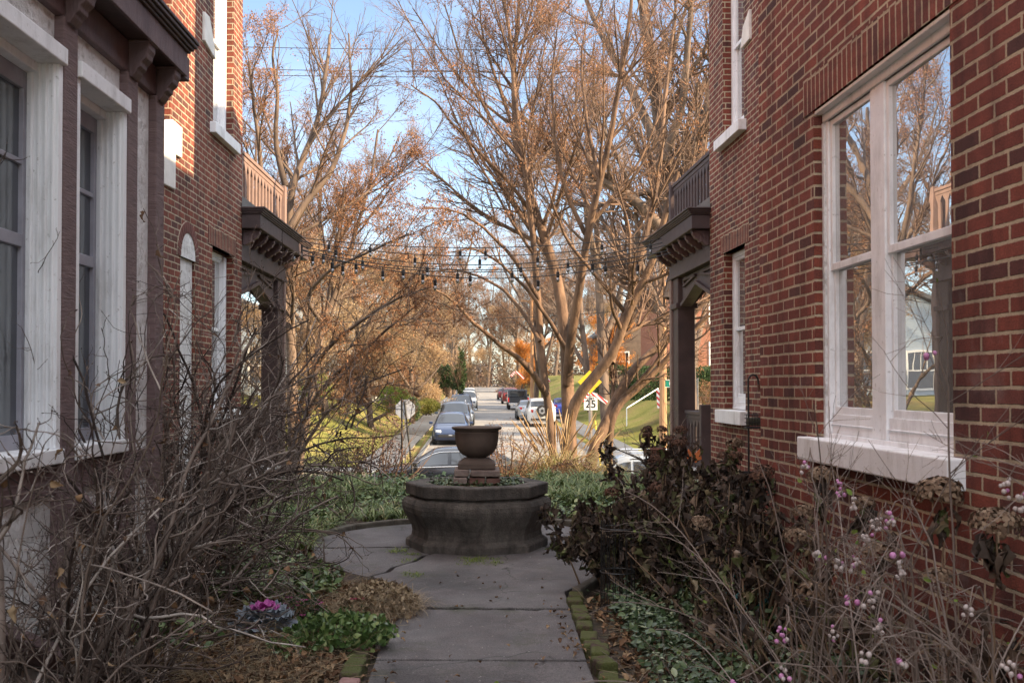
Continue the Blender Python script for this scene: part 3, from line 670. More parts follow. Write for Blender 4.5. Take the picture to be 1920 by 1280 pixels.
M['old_edge']=simple('dark_old_kerb',(.07,.06,.045),(.13,.115,.09),rough=.95,nscale=9,bump=.8,bscale=40)
def edgestone(lbl,pts,w=.07,h=.085):
    m=MB()
    for p,q in zip(pts[:-1],pts[1:]): m.bar((p[0],p[1],.02),(q[0],q[1],.02),w,.14)
    props(m.build('edging_kerb',M['old_edge'],bevel=.015),lbl,'edging')
edgestone('thin curved mossy edging between right bed and round paving',[(.67,7.28),(.90,7.80),(1.05,8.10),(1.30,8.45),(1.5,8.8)])
edgestone('dark curved edging behind the basin on the left',[(-1.66,9.5),(-1.56,10.05),(-1.29,10.62),(-.92,10.98),(-.45,11.20)])
edgestone('dark curved edging behind the basin on the right',[(.4,11.20),(.9,10.98),(1.27,10.6),(1.52,10.15)])

# ================================================================= FOUNTAIN
def basinmat():
    m,nt,b,out=newmat('weathered_cast_stone'); h=N(nt); g=h.geo().outputs['Position']
    n0=h.noise(2.6,5,.65,g); n1=h.noise(70,4,.7,g); mp=h.n('Mapping'); mp.inputs['Scale'].default_value=(5,5,1.3); nt.links.new(g,mp.inputs[0]); n2=h.noise(1.5,5,.65,mp.outputs[0])
    c=h.ramp(n0,[(.3,(.050,.042,.035)),(.5,(.105,.090,.076)),(.7,(.19,.168,.142))])
    c=h.mix(.85,c,h.ramp(n2,[(.35,.42),(.6,1.25)]),'MULTIPLY'); c=h.mix(.5,c,h.ramp(n1,[(.3,.6),(.7,1.4)]),'MULTIPLY')
    nt.links.new(c,b.inputs['Base Color']); b.inputs['Roughness'].default_value=.85
    nt.links.new(h.bump(h.math('ADD',n1,n0),.018,1.0),b.inputs['Normal']); return m
M['basin']=basinmat()
M['urn']=simple('dark_brown_cast_stone',(.085,.060,.047),(.135,.098,.076),rough=.8,nscale=5,bump=.6,bscale=110,bdist=.006)
FT=thing('fountain','large octagonal weathered stone fountain basin turned planter','fountain',(-.03,9.56,.015),PI/8*0)
prof=[(.650,0),(.652,.085),(.640,.10),(.600,.125),(.592,.17),(.602,.22),(.640,.285),(.675,.345),(.686,.39),(.684,.425),(.668,.46),(.635,.475),(.628,.478)]
b=MB(); b.lathe(prof,8); o=b.build('basin',M['basin'],FT,bevel=.004)
b=MB(); vs=[]
b.lathe([(.612,.475),(.612,.50)],8); b.build('groove',M['basin'],FT)
b=MB()
n=8; ring=[(.652,.498),(.655,.592),(.645,.602),(.475,.602),(.468,.592),(.468,.46)]
V=[];Fq=[]
for r,z in ring:
    for k in range(8): a=2*PI*k/8; V.append((r*math.cos(a),r*math.sin(a),z))
for j in range(len(ring)):
    j2=(j+1)%len(ring)
    for k in range(8): Fq.append((j*8+k,j*8+(k+1)%8,j2*8+(k+1)%8,j2*8+k))
b.add(V,Fq); b.build('rim',M['basin'],FT,bevel=.006)
b=MB(); b.lathe([(.49,.50),(.49,.545)],8); b.build('basin_soil',soil(),FT)
# brick pedestal
M['old_brick']=simple('old_red_brick',(.12,.055,.045),(.21,.115,.09),rough=.9,nscale=9,bump=1.0,bscale=50,bdist=.012)
M['old_pale']=simple('mortar_smeared_brick',(.19,.14,.12),(.30,.235,.20),rough=.9,nscale=9,bump=1.0,bscale=50,bdist=.012)
PD=thing('brick_pedestal','stack of old bricks under the urn in the basin','pedestal',(-.03,9.56,.545))
k=0
for z,rows,w in ((0,[(-.20,-.055),(-.045,.195)],.40),(.067,[(-.205,-.085),(-.075,.075),(.085,.21)],.42),(.134,[(-.21,-.07),(-.06,.21)],.42)):
    for a,c in rows:
        m=MB(); m.box(a+random.uniform(-.012,.01),c,-w/2+random.uniform(-.025,.015),w/2,z,z+random.uniform(.052,.064))
        m.build('brick',[M['old_brick'],M['old_pale'],M['old_pale'],M['old_brick'],M['old_brick'],M['old_pale'],M['old_pale']][k],PD,bevel=.011,seg=3); k+=1
UR=thing('stone_urn','dark brown stone urn with wide rim on the brick pedestal','urn',(-.03,9.56,.742))
b=MB(); b.prism([(-.17,-.17),(.17,-.17),(.17,.17),(-.17,.17)],'z',0,.055); b.lathe([(.235,.055),(.16,.092)],4,phase=PI/4); b.build('plinth',M['urn'],UR,bevel=.008)
b=MB(); b.lathe([(.088,.088),(.085,.098),(.095,.106),(.122,.118),(.150,.138),(.174,.172),(.190,.215),(.199,.265),(.201,.315),(.204,.320),(.204,.328),(.198,.332),(.202,.345),(.218,.352),(.228,.362),(.232,.372),(.224,.379),(.205,.374),(.19,.36),(.185,.30),(.15,.20),(.0,.18)],48)
o=b.build('bowl',M['urn'],UR,fix=True); autosmooth(o,40)

# ================================================================= CARS
M['tyre']=simple('rubber',(.02,.02,.02),rough=.8); M['rim']=simple('alloy_rim',(.42,.43,.44),rough=.35,metal=.7)
M['chrome']=simple('bright_trim',(.62,.63,.65),rough=.25,metal=.85); M['lamp']=simple('clear_lamp_lens',(.62,.65,.68),rough=.12); M['red_lamp']=simple('red_lamp_lens',(.45,.02,.02),rough=.2)
M['black_plastic']=simple('black_plastic',(.018,.018,.019),rough=.5)
M['plate']=simple('licence_plate_blue_white',(.45,.55,.62),rough=.5)
def paint(name,c,metal=.45,rough=.32):
    m,nt,b,out=newmat(name); b.inputs['Base Color'].default_value=(*c,1); b.inputs['Metallic'].default_value=metal; b.inputs['Roughness'].default_value=rough
    b.inputs['Coat Weight'].default_value=.7; b.inputs['Coat Roughness'].default_value=.06; return m
P_BLUE=paint('navy_paint',(.018,.034,.085),.2); P_NAVY=paint('black_paint',(.008,.010,.016),.0,.25); P_SIL=paint('silver_paint',(.36,.38,.40)); P_WH=paint('pearl_white_paint',(.60,.60,.58),.1,.4)
P_RED=paint('dark_red_paint',(.16,.02,.02)); P_GREY=paint('grey_blue_paint',(.10,.12,.16)); P_BLK=P_NAVY; P_SB=paint('silver_blue_paint',(.22,.27,.34))
CT={ # stations x, half width low/mid, z underside, z belt, half width roof, z roof; cab flag
 'hatch':dict(L=4.4,st=[(-2.2,.70,.62,.34,.80,.50,.84),(-2.05,.82,.80,.25,.98,.60,1.05),(-1.6,.86,.84,.22,1.02,.56,1.38),(-.9,.87,.86,.2,.99,.60,1.49),(0,.87,.87,.2,.96,.61,1.53),(.55,.87,.87,.2,.94,.60,1.47),(1.35,.86,.85,.2,.93,.70,.97),(1.8,.84,.82,.2,.84,.62,.87),(2.1,.76,.70,.24,.70,.5,.72),(2.2,.62,.55,.34,.56,.4,.58)],ws=(5,6),rw=(1,2),side=(1.35,5.6),wh=.31),
 'sedan':dict(L=4.7,st=[(-2.35,.70,.66,.34,.82,.56,.85),(-2.2,.84,.82,.24,.96,.66,1.0),(-1.65,.87,.86,.22,1.0,.66,1.06),(-1.0,.88,.88,.2,.98,.60,1.36),(-.3,.89,.88,.2,.96,.61,1.44),(.45,.89,.88,.2,.94,.60,1.41),(1.2,.88,.87,.2,.92,.72,.98),(1.75,.86,.84,.2,.86,.66,.90),(2.2,.78,.74,.24,.72,.54,.75),(2.35,.62,.58,.34,.58,.44,.60)],ws=(5,6),rw=(2,3),side=(2.4,5.7),wh=.33),
 'suv':dict(L=4.7,st=[(-2.35,.80,.74,.38,.95,.60,1.0),(-2.28,.90,.88,.30,1.10,.68,1.2),(-2.05,.92,.90,.28,1.14,.67,1.68),(-1.2,.93,.92,.26,1.12,.69,1.78),(0,.93,.92,.26,1.10,.70,1.80),(.5,.93,.92,.26,1.08,.69,1.74),(1.2,.92,.91,.26,1.07,.76,1.13),(1.8,.90,.88,.26,1.02,.72,1.06),(2.2,.84,.80,.30,.86,.6,.90),(2.35,.70,.64,.38,.66,.5,.68)],ws=(5,6),rw=(1,2),side=(2.15,5.6),wh=.37),
}
def car(label, kind, pm, loc, heading, group, spare=False, front=True, rails=False, cat='car', name='parked_car', roofcol=None, trim=False):
    c=CT[kind]; st=c['st']; T=thing(name,label,cat,loc,heading,group)
    def ring(s):
        x,wm,wl,zb,zt,wr,zr=s
        h=zr-zt
        return [(x,0,zb),(x,wl*.9,zb),(x,wl,zb+.1),(x,wm,zb+(zt-zb)*.45),(x,wm*1.005,zb+(zt-zb)*.8),(x,wm*.965,zt),(x,wr+ (wm-wr)*.12,zt+h*.80),(x,wr*.93,zt+h*.96),(x,wr*.5,zr+.012),(x,0,zr+.018)]
    R=np.array([ring(s) for s in st])
    def cr(t):
        t=min(max(t,0),len(st)-1); i=min(int(t),len(st)-2); f=t-i
        p0=R[max(i-1,0)];p1=R[i];p2=R[i+1];p3=R[min(i+2,len(st)-1)]
        a=R[i]*(1-f)+R[i+1]*f
        cc=.5*((2*p1)+(-p0+p2)*f+(2*p0-5*p1+4*p2-p3)*f*f+(-p0+3*p1-3*p2+p3)*f**3)
        return a*.55+cc*.45
    ts=np.linspace(0,len(st)-1,(len(st)-1)*3+1)
    S=np.array([cr(t) for t in ts]); n,k,_=S.shape
    mir=S[:,-2:0:-1].copy(); mir[:,:,1]*=-1
    full=np.concatenate([S,mir],1); kk=full.shape[1]
    i=np.arange(n*kk).reshape(n,kk); a=i[:-1]; b=np.roll(a,-1,1); d=i[1:]; e=np.roll(d,-1,1)
    parts=[(full.reshape(-1,3),np.stack([a,b,e,d],-1).reshape(-1,4))]
    o=mesh_np('body',parts,pm,T,smooth=True)
    bm=bmesh.new(); bm.from_mesh(o.data); 
    bmesh.ops.holes_fill(bm,edges=[x for x in bm.edges if x.is_boundary],sides=0); bmesh.ops.recalc_face_normals(bm,faces=bm.faces); bm.to_mesh(o.data); bm.free()
    # glass
    def surf(t,r):
        q=cr(t); j=min(int(r),k-2); f=r-j; return q[j]*(1-f)+q[j+1]*f
    def panel(nm,t0,t1,r0,r1,mat,off,nt_=6,nr=6,sides=(1,),par=T,skew=0):
        for sg in sides:
            V=[];
            for u in np.linspace(0,1,nt_):
                for v in np.linspace(0,1,nr):
                    p=surf(t0+(t1-t0)*u,r0+(r1-r0)*v).copy(); V.append(p)
            V=np.array(V); G_=V.reshape(nt_,nr,3); nn=np.cross(np.gradient(G_,axis=0),np.gradient(G_,axis=1)); nn=norm(nn)
            cen=np.array([0,0,.8]); sgn=np.sign(np.sum(nn*(G_-cen),-1,keepdims=True)); G_=G_+nn*sgn*off
            V=G_.reshape(-1,3)
            if sg<0: V=V*np.array([1,-1,1])
            ii=np.arange(nt_*nr).reshape(nt_,nr); Fa=np.stack([ii[:-1,:-1],ii[1:,:-1],ii[1:,1:],ii[:-1,1:]],-1).reshape(-1,4)
            mesh_np(nm,[(V,Fa)],mat,par,smooth=True)
    def full_panel(nm,t0,t1,mat,off):
        V=[];nt_=6
        rr=[6.35,7,7.5,8,8.5,9]
        for u in np.linspace(0,1,nt_):
            row=[surf(t0+(t1-t0)*u,r) for r in rr]; row=row+[q*np.array([1,-1,1]) for q in row[-2::-1]]
            V.append(row)
        G_=np.array(V); nn=norm(np.cross(np.gradient(G_,axis=0),np.gradient(G_,axis=1))); sgn=np.sign(nn[...,2:3]); G_=G_+nn*sgn*off
        ii=np.arange(G_.shape[0]*G_.shape[1]).reshape(G_.shape[:2]); Fa=np.stack([ii[:-1,:-1],ii[1:,:-1],ii[1:,1:],ii[:-1,1:]],-1).reshape(-1,4)
        mesh_np(nm,[(G_.reshape(-1,3),Fa)],mat,T,smooth=True)
    a,b_=c['ws']; full_panel('windscreen',a+.12,b_-.06,M['car_glass'],.012)
    a,b_=c['rw']; full_panel('rear_window',a+.12,b_-.1,M['car_glass'],.012)
    s0,s1=c['side']; mid=(s0+s1)/2-.05
    for (u,v) in ((s0,s0+(s1-s0)*.30),(s0+(s1-s0)*.34,s0+(s1-s0)*.62),(s0+(s1-s0)*.66,s1-.12)):
        panel('side_window',u,v,5.12,5.92,M['car_glass'],.012,sides=(1,-1))
    if trim:
        pts=[surf(t,5.02) for t in np.linspace(s0-.1,s1+.15,14)]+[surf(t,6.05) for t in np.linspace(s1-.1,s0+.1,14)]
        for sg in (1,-1):
            m=MB(); m.tube([(q[0],(q[1]+.012)*sg,q[2]) for q in pts],.014,6); m.build('window_trim',M['chrome'],T)
    # wheels
    L=c['L']; r=c['wh']; wm=st[4][1]
    for sx_ in (-1,1):
        for sy_ in (-1,1):
            m=MB(); m.lathe([(r*.6,-.1),(r*.93,-.11),(r,-.06),(r,.06),(r*.93,.11),(r*.6,.1)],20); w=m.build('wheel',M['tyre'],T,smooth=False); w.location=(sx_*L*.30,sy_*(wm-.07),r); w.rotation_euler=(PI/2,0,0)
            m=MB(); m.lathe([(r*.62,-.105),(r*.55,-.08),(r*.12,-.1),(.02,-.11)],10); m.lathe([(.02,.11),(r*.12,.1),(r*.55,.08),(r*.62,.105)],10); q=m.build('rim',M['rim'],w)
            m=MB(); m.lathe([(r*1.2,-.02),(r*1.2,.02)],20); q=m.build('wheel_arch',M['black_plastic'],T); q.location=(sx_*L*.30,sy_*(wm-.012),r+.03); q.rotation_euler=(PI/2,0,0)
    xf=L/2; xr=-L/2
    m=MB(); m.box(xf-.16,xf+.02,-.58,.58,st[-1][3]+.02,st[-1][3]+.17); m.box(xf-.12,xf+.012,-.40,.40,st[-1][4]-.16,st[-1][4]-.05); m.build('grille',M['black_plastic'],T,bevel=.02)
    m=MB(); m.box(xf-.1,xf+.03,-.09,.09,st[-1][4]-.12,st[-1][4]-.07); m.build('badge',M['chrome'],T,bevel=.01)
    for sg in (1,-1):
        m=MB(); m.prism([(xf-.34,.74*sg),(xf-.04,.44*sg),(xf+.0,.46*sg),(xf-.05,.70*sg),(xf-.25,.80*sg)],'z',st[-2][4]-.12,st[-2][4]+.01); m.build('headlight',M['lamp'],T,bevel=.02)
        m=MB(); zz=st[0][4]; m.prism([(xr+.16,.82*sg),(xr-.01,.66*sg),(xr+.0,.52*sg),(xr+.2,.6*sg)],'z',zz-.06,zz+.14); m.build('tail_light',M['red_lamp'],T,bevel=.02)
        m=MB(); m.box(.95,1.10,(wm+.02)*sg,(wm+.20)*sg,st[4][4]+.0,st[4][4]+.13); m.build('wing_mirror',pm,T,bevel=.03)
    m=MB(); m.box(xr-.02,xr+.02,-.18,.18,st[0][4]-.25,st[0][4]-.12); m.build('licence_plate',M['plate'],T,bevel=.004)
    m=MB(); m.box(xr-.05,xr+.1,-.7,.7,st[0][3]+.02,st[0][3]+.14); m.build('bumper',M['black_plastic'] if kind=='suv' else pm,T,bevel=.03)
    if rails:
        for sg in (1,-1):
            m=MB(); zr_=st[4][6]; m.tube([(-1.5,.6*sg,zr_-.03),(-1.4,.6*sg,zr_+.06),(.3,.6*sg,zr_+.07),(.45,.6*sg,zr_-.02)],.02,6); m.build('roof_rail',M['chrome'],T)
    if spare:
        m=MB(); m.lathe([(.2,-.10),(.34,-.11),(.37,-.06),(.37,.06),(.34,.11),(.2,.1)],24); w=m.build('spare_wheel',M['tyre'],T); w.location=(xr-.14,-.02,1.02); w.rotation_euler=(0,PI/2,0)
        m=MB(); m.lathe([(.24,-.10),(.22,-.118),(.06,-.118),(.03,-.13)],6); q=m.build('rim',M['rim'],w)
        m=MB(); m.lathe([(.10,-.122),(.09,-.135)],10); m.build('hub_cap',M['black_plastic'],w)
    if roofcol:
        full_panel('roof',2.3,4.9,roofcol,.008)
    return T
fz=lambda Y: float(zroad(Y))+.014
GL='cars parked along the left kerb'; GR='cars parked along the right kerb'; GC='cars on the cross street'
H=-PI/2   # facing the camera
car('dark navy hatchback facing us, nearest in the left row','hatch',P_BLUE,(-1.40,50+1.5,fz(51)),H,GL)
car('blue grey sport utility car right behind the navy hatchback','suv',P_GREY,(-1.45,60.5,fz(60)),H,GL,rails=True)
car('black sedan, third car of the left row','sedan',P_SB,(-1.3,70.5,fz(70)),H,GL)
car('dark blue sport utility car, fourth of the left row','suv',P_BLUE,(-1.5,82,fz(82)),H,GL)
car('white sedan far up the left kerb','suv',P_WH,(-1.2,97,fz(97)),H,GL)
car('silver car farthest up the left kerb','suv',P_SIL,(-1.25,112,fz(112)),H,GL)
car('white and black off-roader with a spare wheel on its back','suv',P_WH,(3.95,69,fz(69)),PI/2,GR,spare=True)
car('silver sedan parked in front of the white off-roader','sedan',P_SIL,(3.6,78,fz(78)),PI/2,GR)
car('dark red car beyond the black pickup','suv',P_RED,(3.35,116,fz(116)),PI/2,GR)
car('small dark red sedan farthest up the right kerb','sedan',P_RED,(3.1,132,fz(132)),PI/2,GR)
car('blue car parked just right of the white off-roader, behind the trunks','sedan',paint('bright_blue_paint',(.04,.07,.35)),(6.3,80,fz(80)+.1),PI/2,None)
car('black car in side view below the garden with bright window trim','sedan',P_NAVY,(-.75,29.3,float(zroad(29))+.02),PI,GC,trim=True)
car('silver car roof behind the dead hydrangeas, on the cross street','suv',P_SIL,(4.35,29.2,float(zroad(29))-.50),PI,GC,rails=True)
# pickup
T=thing('pickup_truck','black pickup truck seen from behind on the right side of the street','pickup truck',(3.55,99,fz(99)),PI/2,GR)
m=MB(); m.box(-2.7,-2.66,-.88,.88,.62,1.12); m.build('tailgate',P_BLK,T,bevel=.01)
m=MB(); m.box(-2.66,-.6,.86,.96,.55,1.15); m.box(-2.66,-.6,-.96,-.86,.55,1.15); m.box(-2.66,-.6,-.86,.86,.55,.66); m.build('bed',P_BLK,T,bevel=.03)
m=MB(); m.prism([(-.6,.5),(2.75,.5),(2.75,1.0),(2.65,1.12),(1.35,1.2),(.75,1.84),(-.35,1.86),(-.6,1.2)],'y',-.93,.93); m.build('cab',P_BLK,T,bevel=.09)
m=MB(); m.box(-.53,-.6,-.7,.7,1.24,1.74); m.build('rear_window',M['car_glass'],T,bevel=.02)
m=MB(); m.box(-2.85,-2.62,-.9,.9,.45,.62); m.build('bumper',M['chrome'],T,bevel=.03)
for sg in (1,-1):
    m=MB(); m.box(-2.72,-2.6,.86*sg,.97*sg,.72,1.12); m.build('tail_light',M['red_lamp'],T,bevel=.01)
    m=MB(); m.box(.7,.85,.95*sg,1.15*sg,1.2,1.42); m.build('wing_mirror',P_BLK,T,bevel=.02)
    for x in (-1.7,1.8):
        m=MB(); m.lathe([(.25,-.12),(.36,-.13),(.39,-.06),(.39,.06),(.36,.13),(.25,.12)],20); w=m.build('wheel',M['tyre'],T); w.location=(x,.84*sg,.39); w.rotation_euler=(PI/2,0,0)

# ================================================================= SIGNS AND POLES
M['alu']=simple('sign_aluminium',(.24,.24,.25),(.36,.36,.37),rough=.6,nscale=9)
M['post']=simple('dull_sign_post',(.10,.10,.10),(.15,.15,.15),rough=.6)
M['signwhite']=simple('sign_white',(.74,.74,.72),rough=.5); M['signblack']=simple('sign_black',(.012,.012,.012),rough=.5)
M['signgreen']=simple('sign_green',(.0,.20,.13),rough=.4); M['signyellow']=simple('sign_yellow',(.60,.40,.015),rough=.5); M['pole_yellow']=simple('guy_guard_yellow',(.70,.52,.05),rough=.5)
def text(s,size,mat,parent,loc,rot,name='lettering',ext=.002,bold=.0):
    cu=bpy.data.curves.new(name,'FONT'); cu.body=s; cu.size=size; cu.extrude=ext; cu.align_x='CENTER'; cu.align_y='CENTER'; cu.offset=bold
    tmp=bpy.data.objects.new(name,cu); COL.objects.link(tmp); dg=bpy.context.evaluated_depsgraph_get(); me=bpy.data.meshes.new_from_object(tmp.evaluated_get(dg)); bpy.data.objects.remove(tmp); me.materials.clear(); me.materials.append(mat); o=bpy.data.objects.new(name,me); COL.objects.link(o); o.parent=parent; o.location=loc; o.rotation_euler=rot; return o
p=P(760,767,40.0)
ST=thing('stop_sign','back of a grey octagonal stop sign on a thin post left of the street','sign',(p.x,40,float(zroad(40))),.06)
zc=p.z-float(zroad(40))
m=MB(); m.lathe([(.40,-.002),(.40,.002)],8,phase=PI/8); s_=m.build('sign_plate',M['alu'],ST); s_.location=(0,.03,zc); s_.rotation_euler=(PI/2,0,0)
m=MB(); m.box(-.03,.03,-.02,.02,-.6,zc+.36); m.build('post',M['post'],ST)
# black garden frame in front
TR=thing('garden_trellis','thin black metal plant support leaning in front of the stop sign','plant support',(P(762,860,20).x,19.2,-.1))
m=MB(); m.tube([(-.02,0,-1.3),(-.03,0,1.35)],.022,6); m.tube([(.20,0,-.3),(.02,0,1.3)],.02,6); m.tube([(.04,0,.9),(.10,0,.9)],.012,6); m.build('rod',M['signblack'],TR)
p=P(1107.5,755,47.6)
SL=thing('speed_limit_sign','white speed limit 25 sign on a post among the trunks','sign',(p.x,47.6,float(zroad(47.6))))
zc=p.z-float(zroad(47.6))+.05
m=MB(); m.box(-.31,.31,-.004,.004,zc-.38,zc+.38); m.build('sign_plate',M['signwhite'],SL)
m=MB(); m.box(-.08,.08,.006,.16,-.3,zc+.3); m.build('post',simple('grey_wood_post',(.22,.18,.14),(.32,.26,.20),nscale=6),SL)
text('25',.50,M['signblack'],SL,(0,-.008,zc-.12),(PI/2,0,0),bold=.008); text('LIMIT',.145,M['signblack'],SL,(0,-.008,zc+.14),(PI/2,0,0),bold=.003); text('SPEED',.145,M['signblack'],SL,(0,-.008,zc+.29),(PI/2,0,0),bold=.003)
def stripe_mat():
    m,nt,b,out=newmat('red_white_stripes'); h=N(nt); g=nt.nodes.new('ShaderNodeTexCoord').outputs['Object']
    s=h.n('SeparateXYZ'); nt.links.new(g,s.inputs[0]); f=h.math('FRACT',h.math('MULTIPLY',h.math('ADD',s.outputs[0],s.outputs[2]),4.2)); nt.links.new(h.ramp(f,[(0,(.55,.03,.03)),(.5,(.75,.74,.72))],'CONSTANT'),b.inputs['Base Color']); b.inputs['Roughness'].default_value=.5; return m
M['stripe']=stripe_mat()
def ribbon(lbl,Y,pxs,w=.10):
    pts=[P(x,y,Y) for x,y in pxs]; o0=pts[0]; m=MB()
    for a,b in zip(pts[:-1],pts[1:]): m.bar(a-o0,b-o0,w*.35,w)
    o=m.build('striped_ribbon',M['stripe'],bevel=.01); o.location=o0; props(o,lbl,'ribbon','red and white street ribbons'); return o
ribbon('red and white striped band slanting across the speed limit sign',47.3,[(1092,752),(1101,738),(1114,739),(1138,755)],.16)
ribbon('red and white striped ribbon draped far up the street, left of the pole',90,[(958,705),(966,697),(974,701),(982,710)],.2)
ribbon('red and white ribbon hanging beside the pale pole',80,[(1018,698),(1024,706),(1030,716)],.2)
ribbon('red striped ribbon wound down beside the orange lit utility pole',44,[(1234,729),(1235,745),(1236,765)],.16)
p=P(1106,716,46.0)
YS=thing('warning_sign','yellow diamond warning sign half hidden behind a trunk','sign',(p.x,46,float(zroad(46))))
zc=p.z-float(zroad(46)); m=MB(); m.prism([(0,zc-.53),(.53,zc),(0,zc+.53),(-.53,zc)],'y',-.004,.004); m.build('sign_plate',M['signyellow'],YS)
m=MB(); m.box(-.03,.03,.006,.05,-.3,zc+.4); m.build('post',M['post'],YS)
m=MB(); m.prism([(-.05,zc-.2),(.05,zc-.2),(.05,zc+.05),(.14,zc+.05),(0,zc+.22),(-.14,zc+.05),(-.05,zc+.05)],'y',-.008,-.0045); m.build('arrow',M['signblack'],YS)
# green street sign
p=P(1247,718,33.0)
GS=thing('street_name_sign','green street name sign reading Everett beside the porch post','sign',(p.x+1.25,36.8,float(zroad(36.8))))
zc=P(1247,719,36.8).z-float(zroad(36.8)); x0=P(1247,718,36.8).x-(p.x+1.25)
m=MB(); m.box(x0,x0+1.15,-.004,.004,zc-.115,zc+.125); m.build('sign_plate',M['signgreen'],GS)
m=MB(); m.box(x0,x0+1.15,-.006,.006,zc-.13,zc-.115); m.box(x0,x0+1.15,-.006,.006,zc+.125,zc+.14); m.build('sign_border',M['signwhite'],GS)
text('Everett Ave',.20,M['signwhite'],GS,(x0+.62,-.009,zc+.005),(PI/2,0,0),bold=.004)
m=MB(); m.tube([(x0+1.15,.0,-.3),(x0+1.15,.0,zc+.2)],.03,8); m.build('post',M['post'],GS)
# utility poles
M['polewood']=simple('weathered_sunlit_pole_wood',(.30,.16,.08),(.44,.25,.13),rough=.9,nscale=3,bump=.6,bscale=10,stretch=(4,4,.4))  # orange of the sunlight is put into the wood colour
def pole(lbl,px,pyb,Y,r,h,nm='utility_pole'):
    x=P(px,pyb,Y).x; z=float(zground(x,Y))-.1
    T=thing(nm,lbl,'pole',(x,Y,z)); m=MB(); m.tube([(0,0,0),(.02,0,h*.5),(.0,0,h)],[r,r*.85,r*.7],12); m.build('pole_shaft',M['polewood'],T); return T,x,z
T,ux,uz=pole('orange lit wooden utility pole on the right lawn',1243,830,44,.17,9.5)
m=MB(); m.box(-.9,.9,-.05,.05,8.6,8.72); m.build('crossarm',M['polewood'],T)
T2,vx,vz=pole('thin pale utility pole farther up the right kerb',997,745,88,.16,10.5)
m=MB(); m.box(-.9,.9,-.05,.05,9.6,9.72); m.build('crossarm',M['polewood'],T2)
G1=thing('guy_guard','thin yellow guy wire guard standing beside the pavement','guy guard',(P(1130,838,38).x,38.5,float(zroad(38.5))))
m=MB(); m.tube([(0,0,-.1),(-.22,.0,1.75)],.03,8); m.build('guard_tube',M['pole_yellow'],G1)
# handrail on the lawn
HR=thing('handrail','white metal handrail rising up the grassy slope','handrail',(0,0,0)); a=P(1175,765,52); b=P(1234,728,54)
m=MB(); m.tube([a,b],.03,6); m.tube([a,a-Vector((0,0,.9))],.025,6); m.tube([b,b-Vector((0,0,.9))],.025,6); m.build('rail',M['signwhite'],HR)
# overhead wires
M['wire']=simple('black_cable',(.012,.012,.012),rough=.6)
def wire(lbl,a,b,sag,r=.012,n=20,name='overhead_wire',group='overhead street wires'):
    a=Vector(a);b=Vector(b); m=MB(); m.tube([a+(b-a)*t-Vector((0,0,sag*4*t*(1-t))) for t in np.linspace(0,1,n)],r,5)
    return props(m.build(name,M['wire']),lbl,'wire',group)
for k,(l0,l1,Y,lb) in enumerate(((85,88,40,'upper overhead wire crossing the sky between the treetops'),(126,130,40,'second overhead wire down, crossing the sky'),(137,140,41,'third overhead wire down, just under the second'))):
    wire(lb,P(300,l0,Y),P(1500,l1,Y),.15,.014)
wire('low slack wire crossing in front of the trees above the street',P(440,600,38),P(1400,560,38),.35,.012)
# ================================================================= STRING LIGHTS
M['bulb']=glass('clear_bulb_glass',(.12,.11,.10),.30); M['socket']=simple('black_bulb_socket',(.01,.01,.01),rough=.5)
strands=[ # (left px, y, right px, y, sag, bulbs t)
 ((560,445),(1238,440),22,[.085,.2,.45,.52,.84]),
 ((563,452),(1240,448),30,[.10,.32,.50,.66,.97]),
 ((566,462),(1242,455),38,[.06,.17,.35,.61,.74]),
 ((566,468),(1248,460),42,[.03,.15,.28,.43,.58,.80]),
 ((568,478),(1252,470),36,[.11,.22,.33,.46,.70,.83]),
 ((568,470),(1258,474),50,[.08,.36,.64,.91])]
for k,(l,r_,sag,bt) in enumerate(strands):
    YA=15.6-(k*.45); YB=15.4-(k*.42); a=P(l[0],l[1],YA); b=P(r_[0],r_[1],YB); sg=sag*YA/F
    T=thing('string_light','string of clear bulbs between the two porches, %s strand from the top'%ORD[k],'string lights',a,0,'string lights between the porches')
    f=lambda t: (b-a)*t-Vector((0,0,sg*4*t*(1-t)))
    m=MB(); m.tube([f(t) for t in np.linspace(0,1,40)],.0065,5); m.build('cord',M['wire'],T)
    for t in bt:
        q=f(t); m=MB(); m.tube([q,q+Vector((0,0,-.05))],.007,5); m.lathe([(.012,-.045),(.022,-.055),(.022,-.12),(.018,-.125)],8,c=q); s0=m.build('socket',M['socket'],T)
        m=MB(); m.lathe([(.012,-.122),(.020,-.14),(.024,-.158),(.018,-.178),(.006,-.188)],10,c=q); m.build('bulb',M['bulb'],s0,smooth=True)
for s,x0,Y in ((1,1250,15.3),(-1,566,15.6)):
    T=thing('cable_tangle','black cable loops with loose bulbs hanging from the %s porch cornice'%('right' if s>0 else 'left'),'cable',P(x0,465,Y),0)
    r0=np.random.default_rng(5+s); m=MB()
    for i in range(5):
        w=.15+.1*r0.random(); m.tube([(s*(.05+w*2.2*t), -t*.8, .06+.02*i-.14*math.sin(PI*t)*(1 if i%2 else -.6)) for t in np.linspace(0,1,12)],.010,5)
    m.tube([(0,0,.05),(0,0,-.18)],.016,6); m.tube([(s*.12,0,.02),(s*.13,0,-.10)],.022,6); m.build('cord',M['wire'],T)
    m=MB(); m.lathe([(.015,-.1),(.034,-.14),(.034,-.18),(.01,-.21)],10,c=(s*.13,0,0)); m.build('bulb',M['bulb'],T,smooth=True)

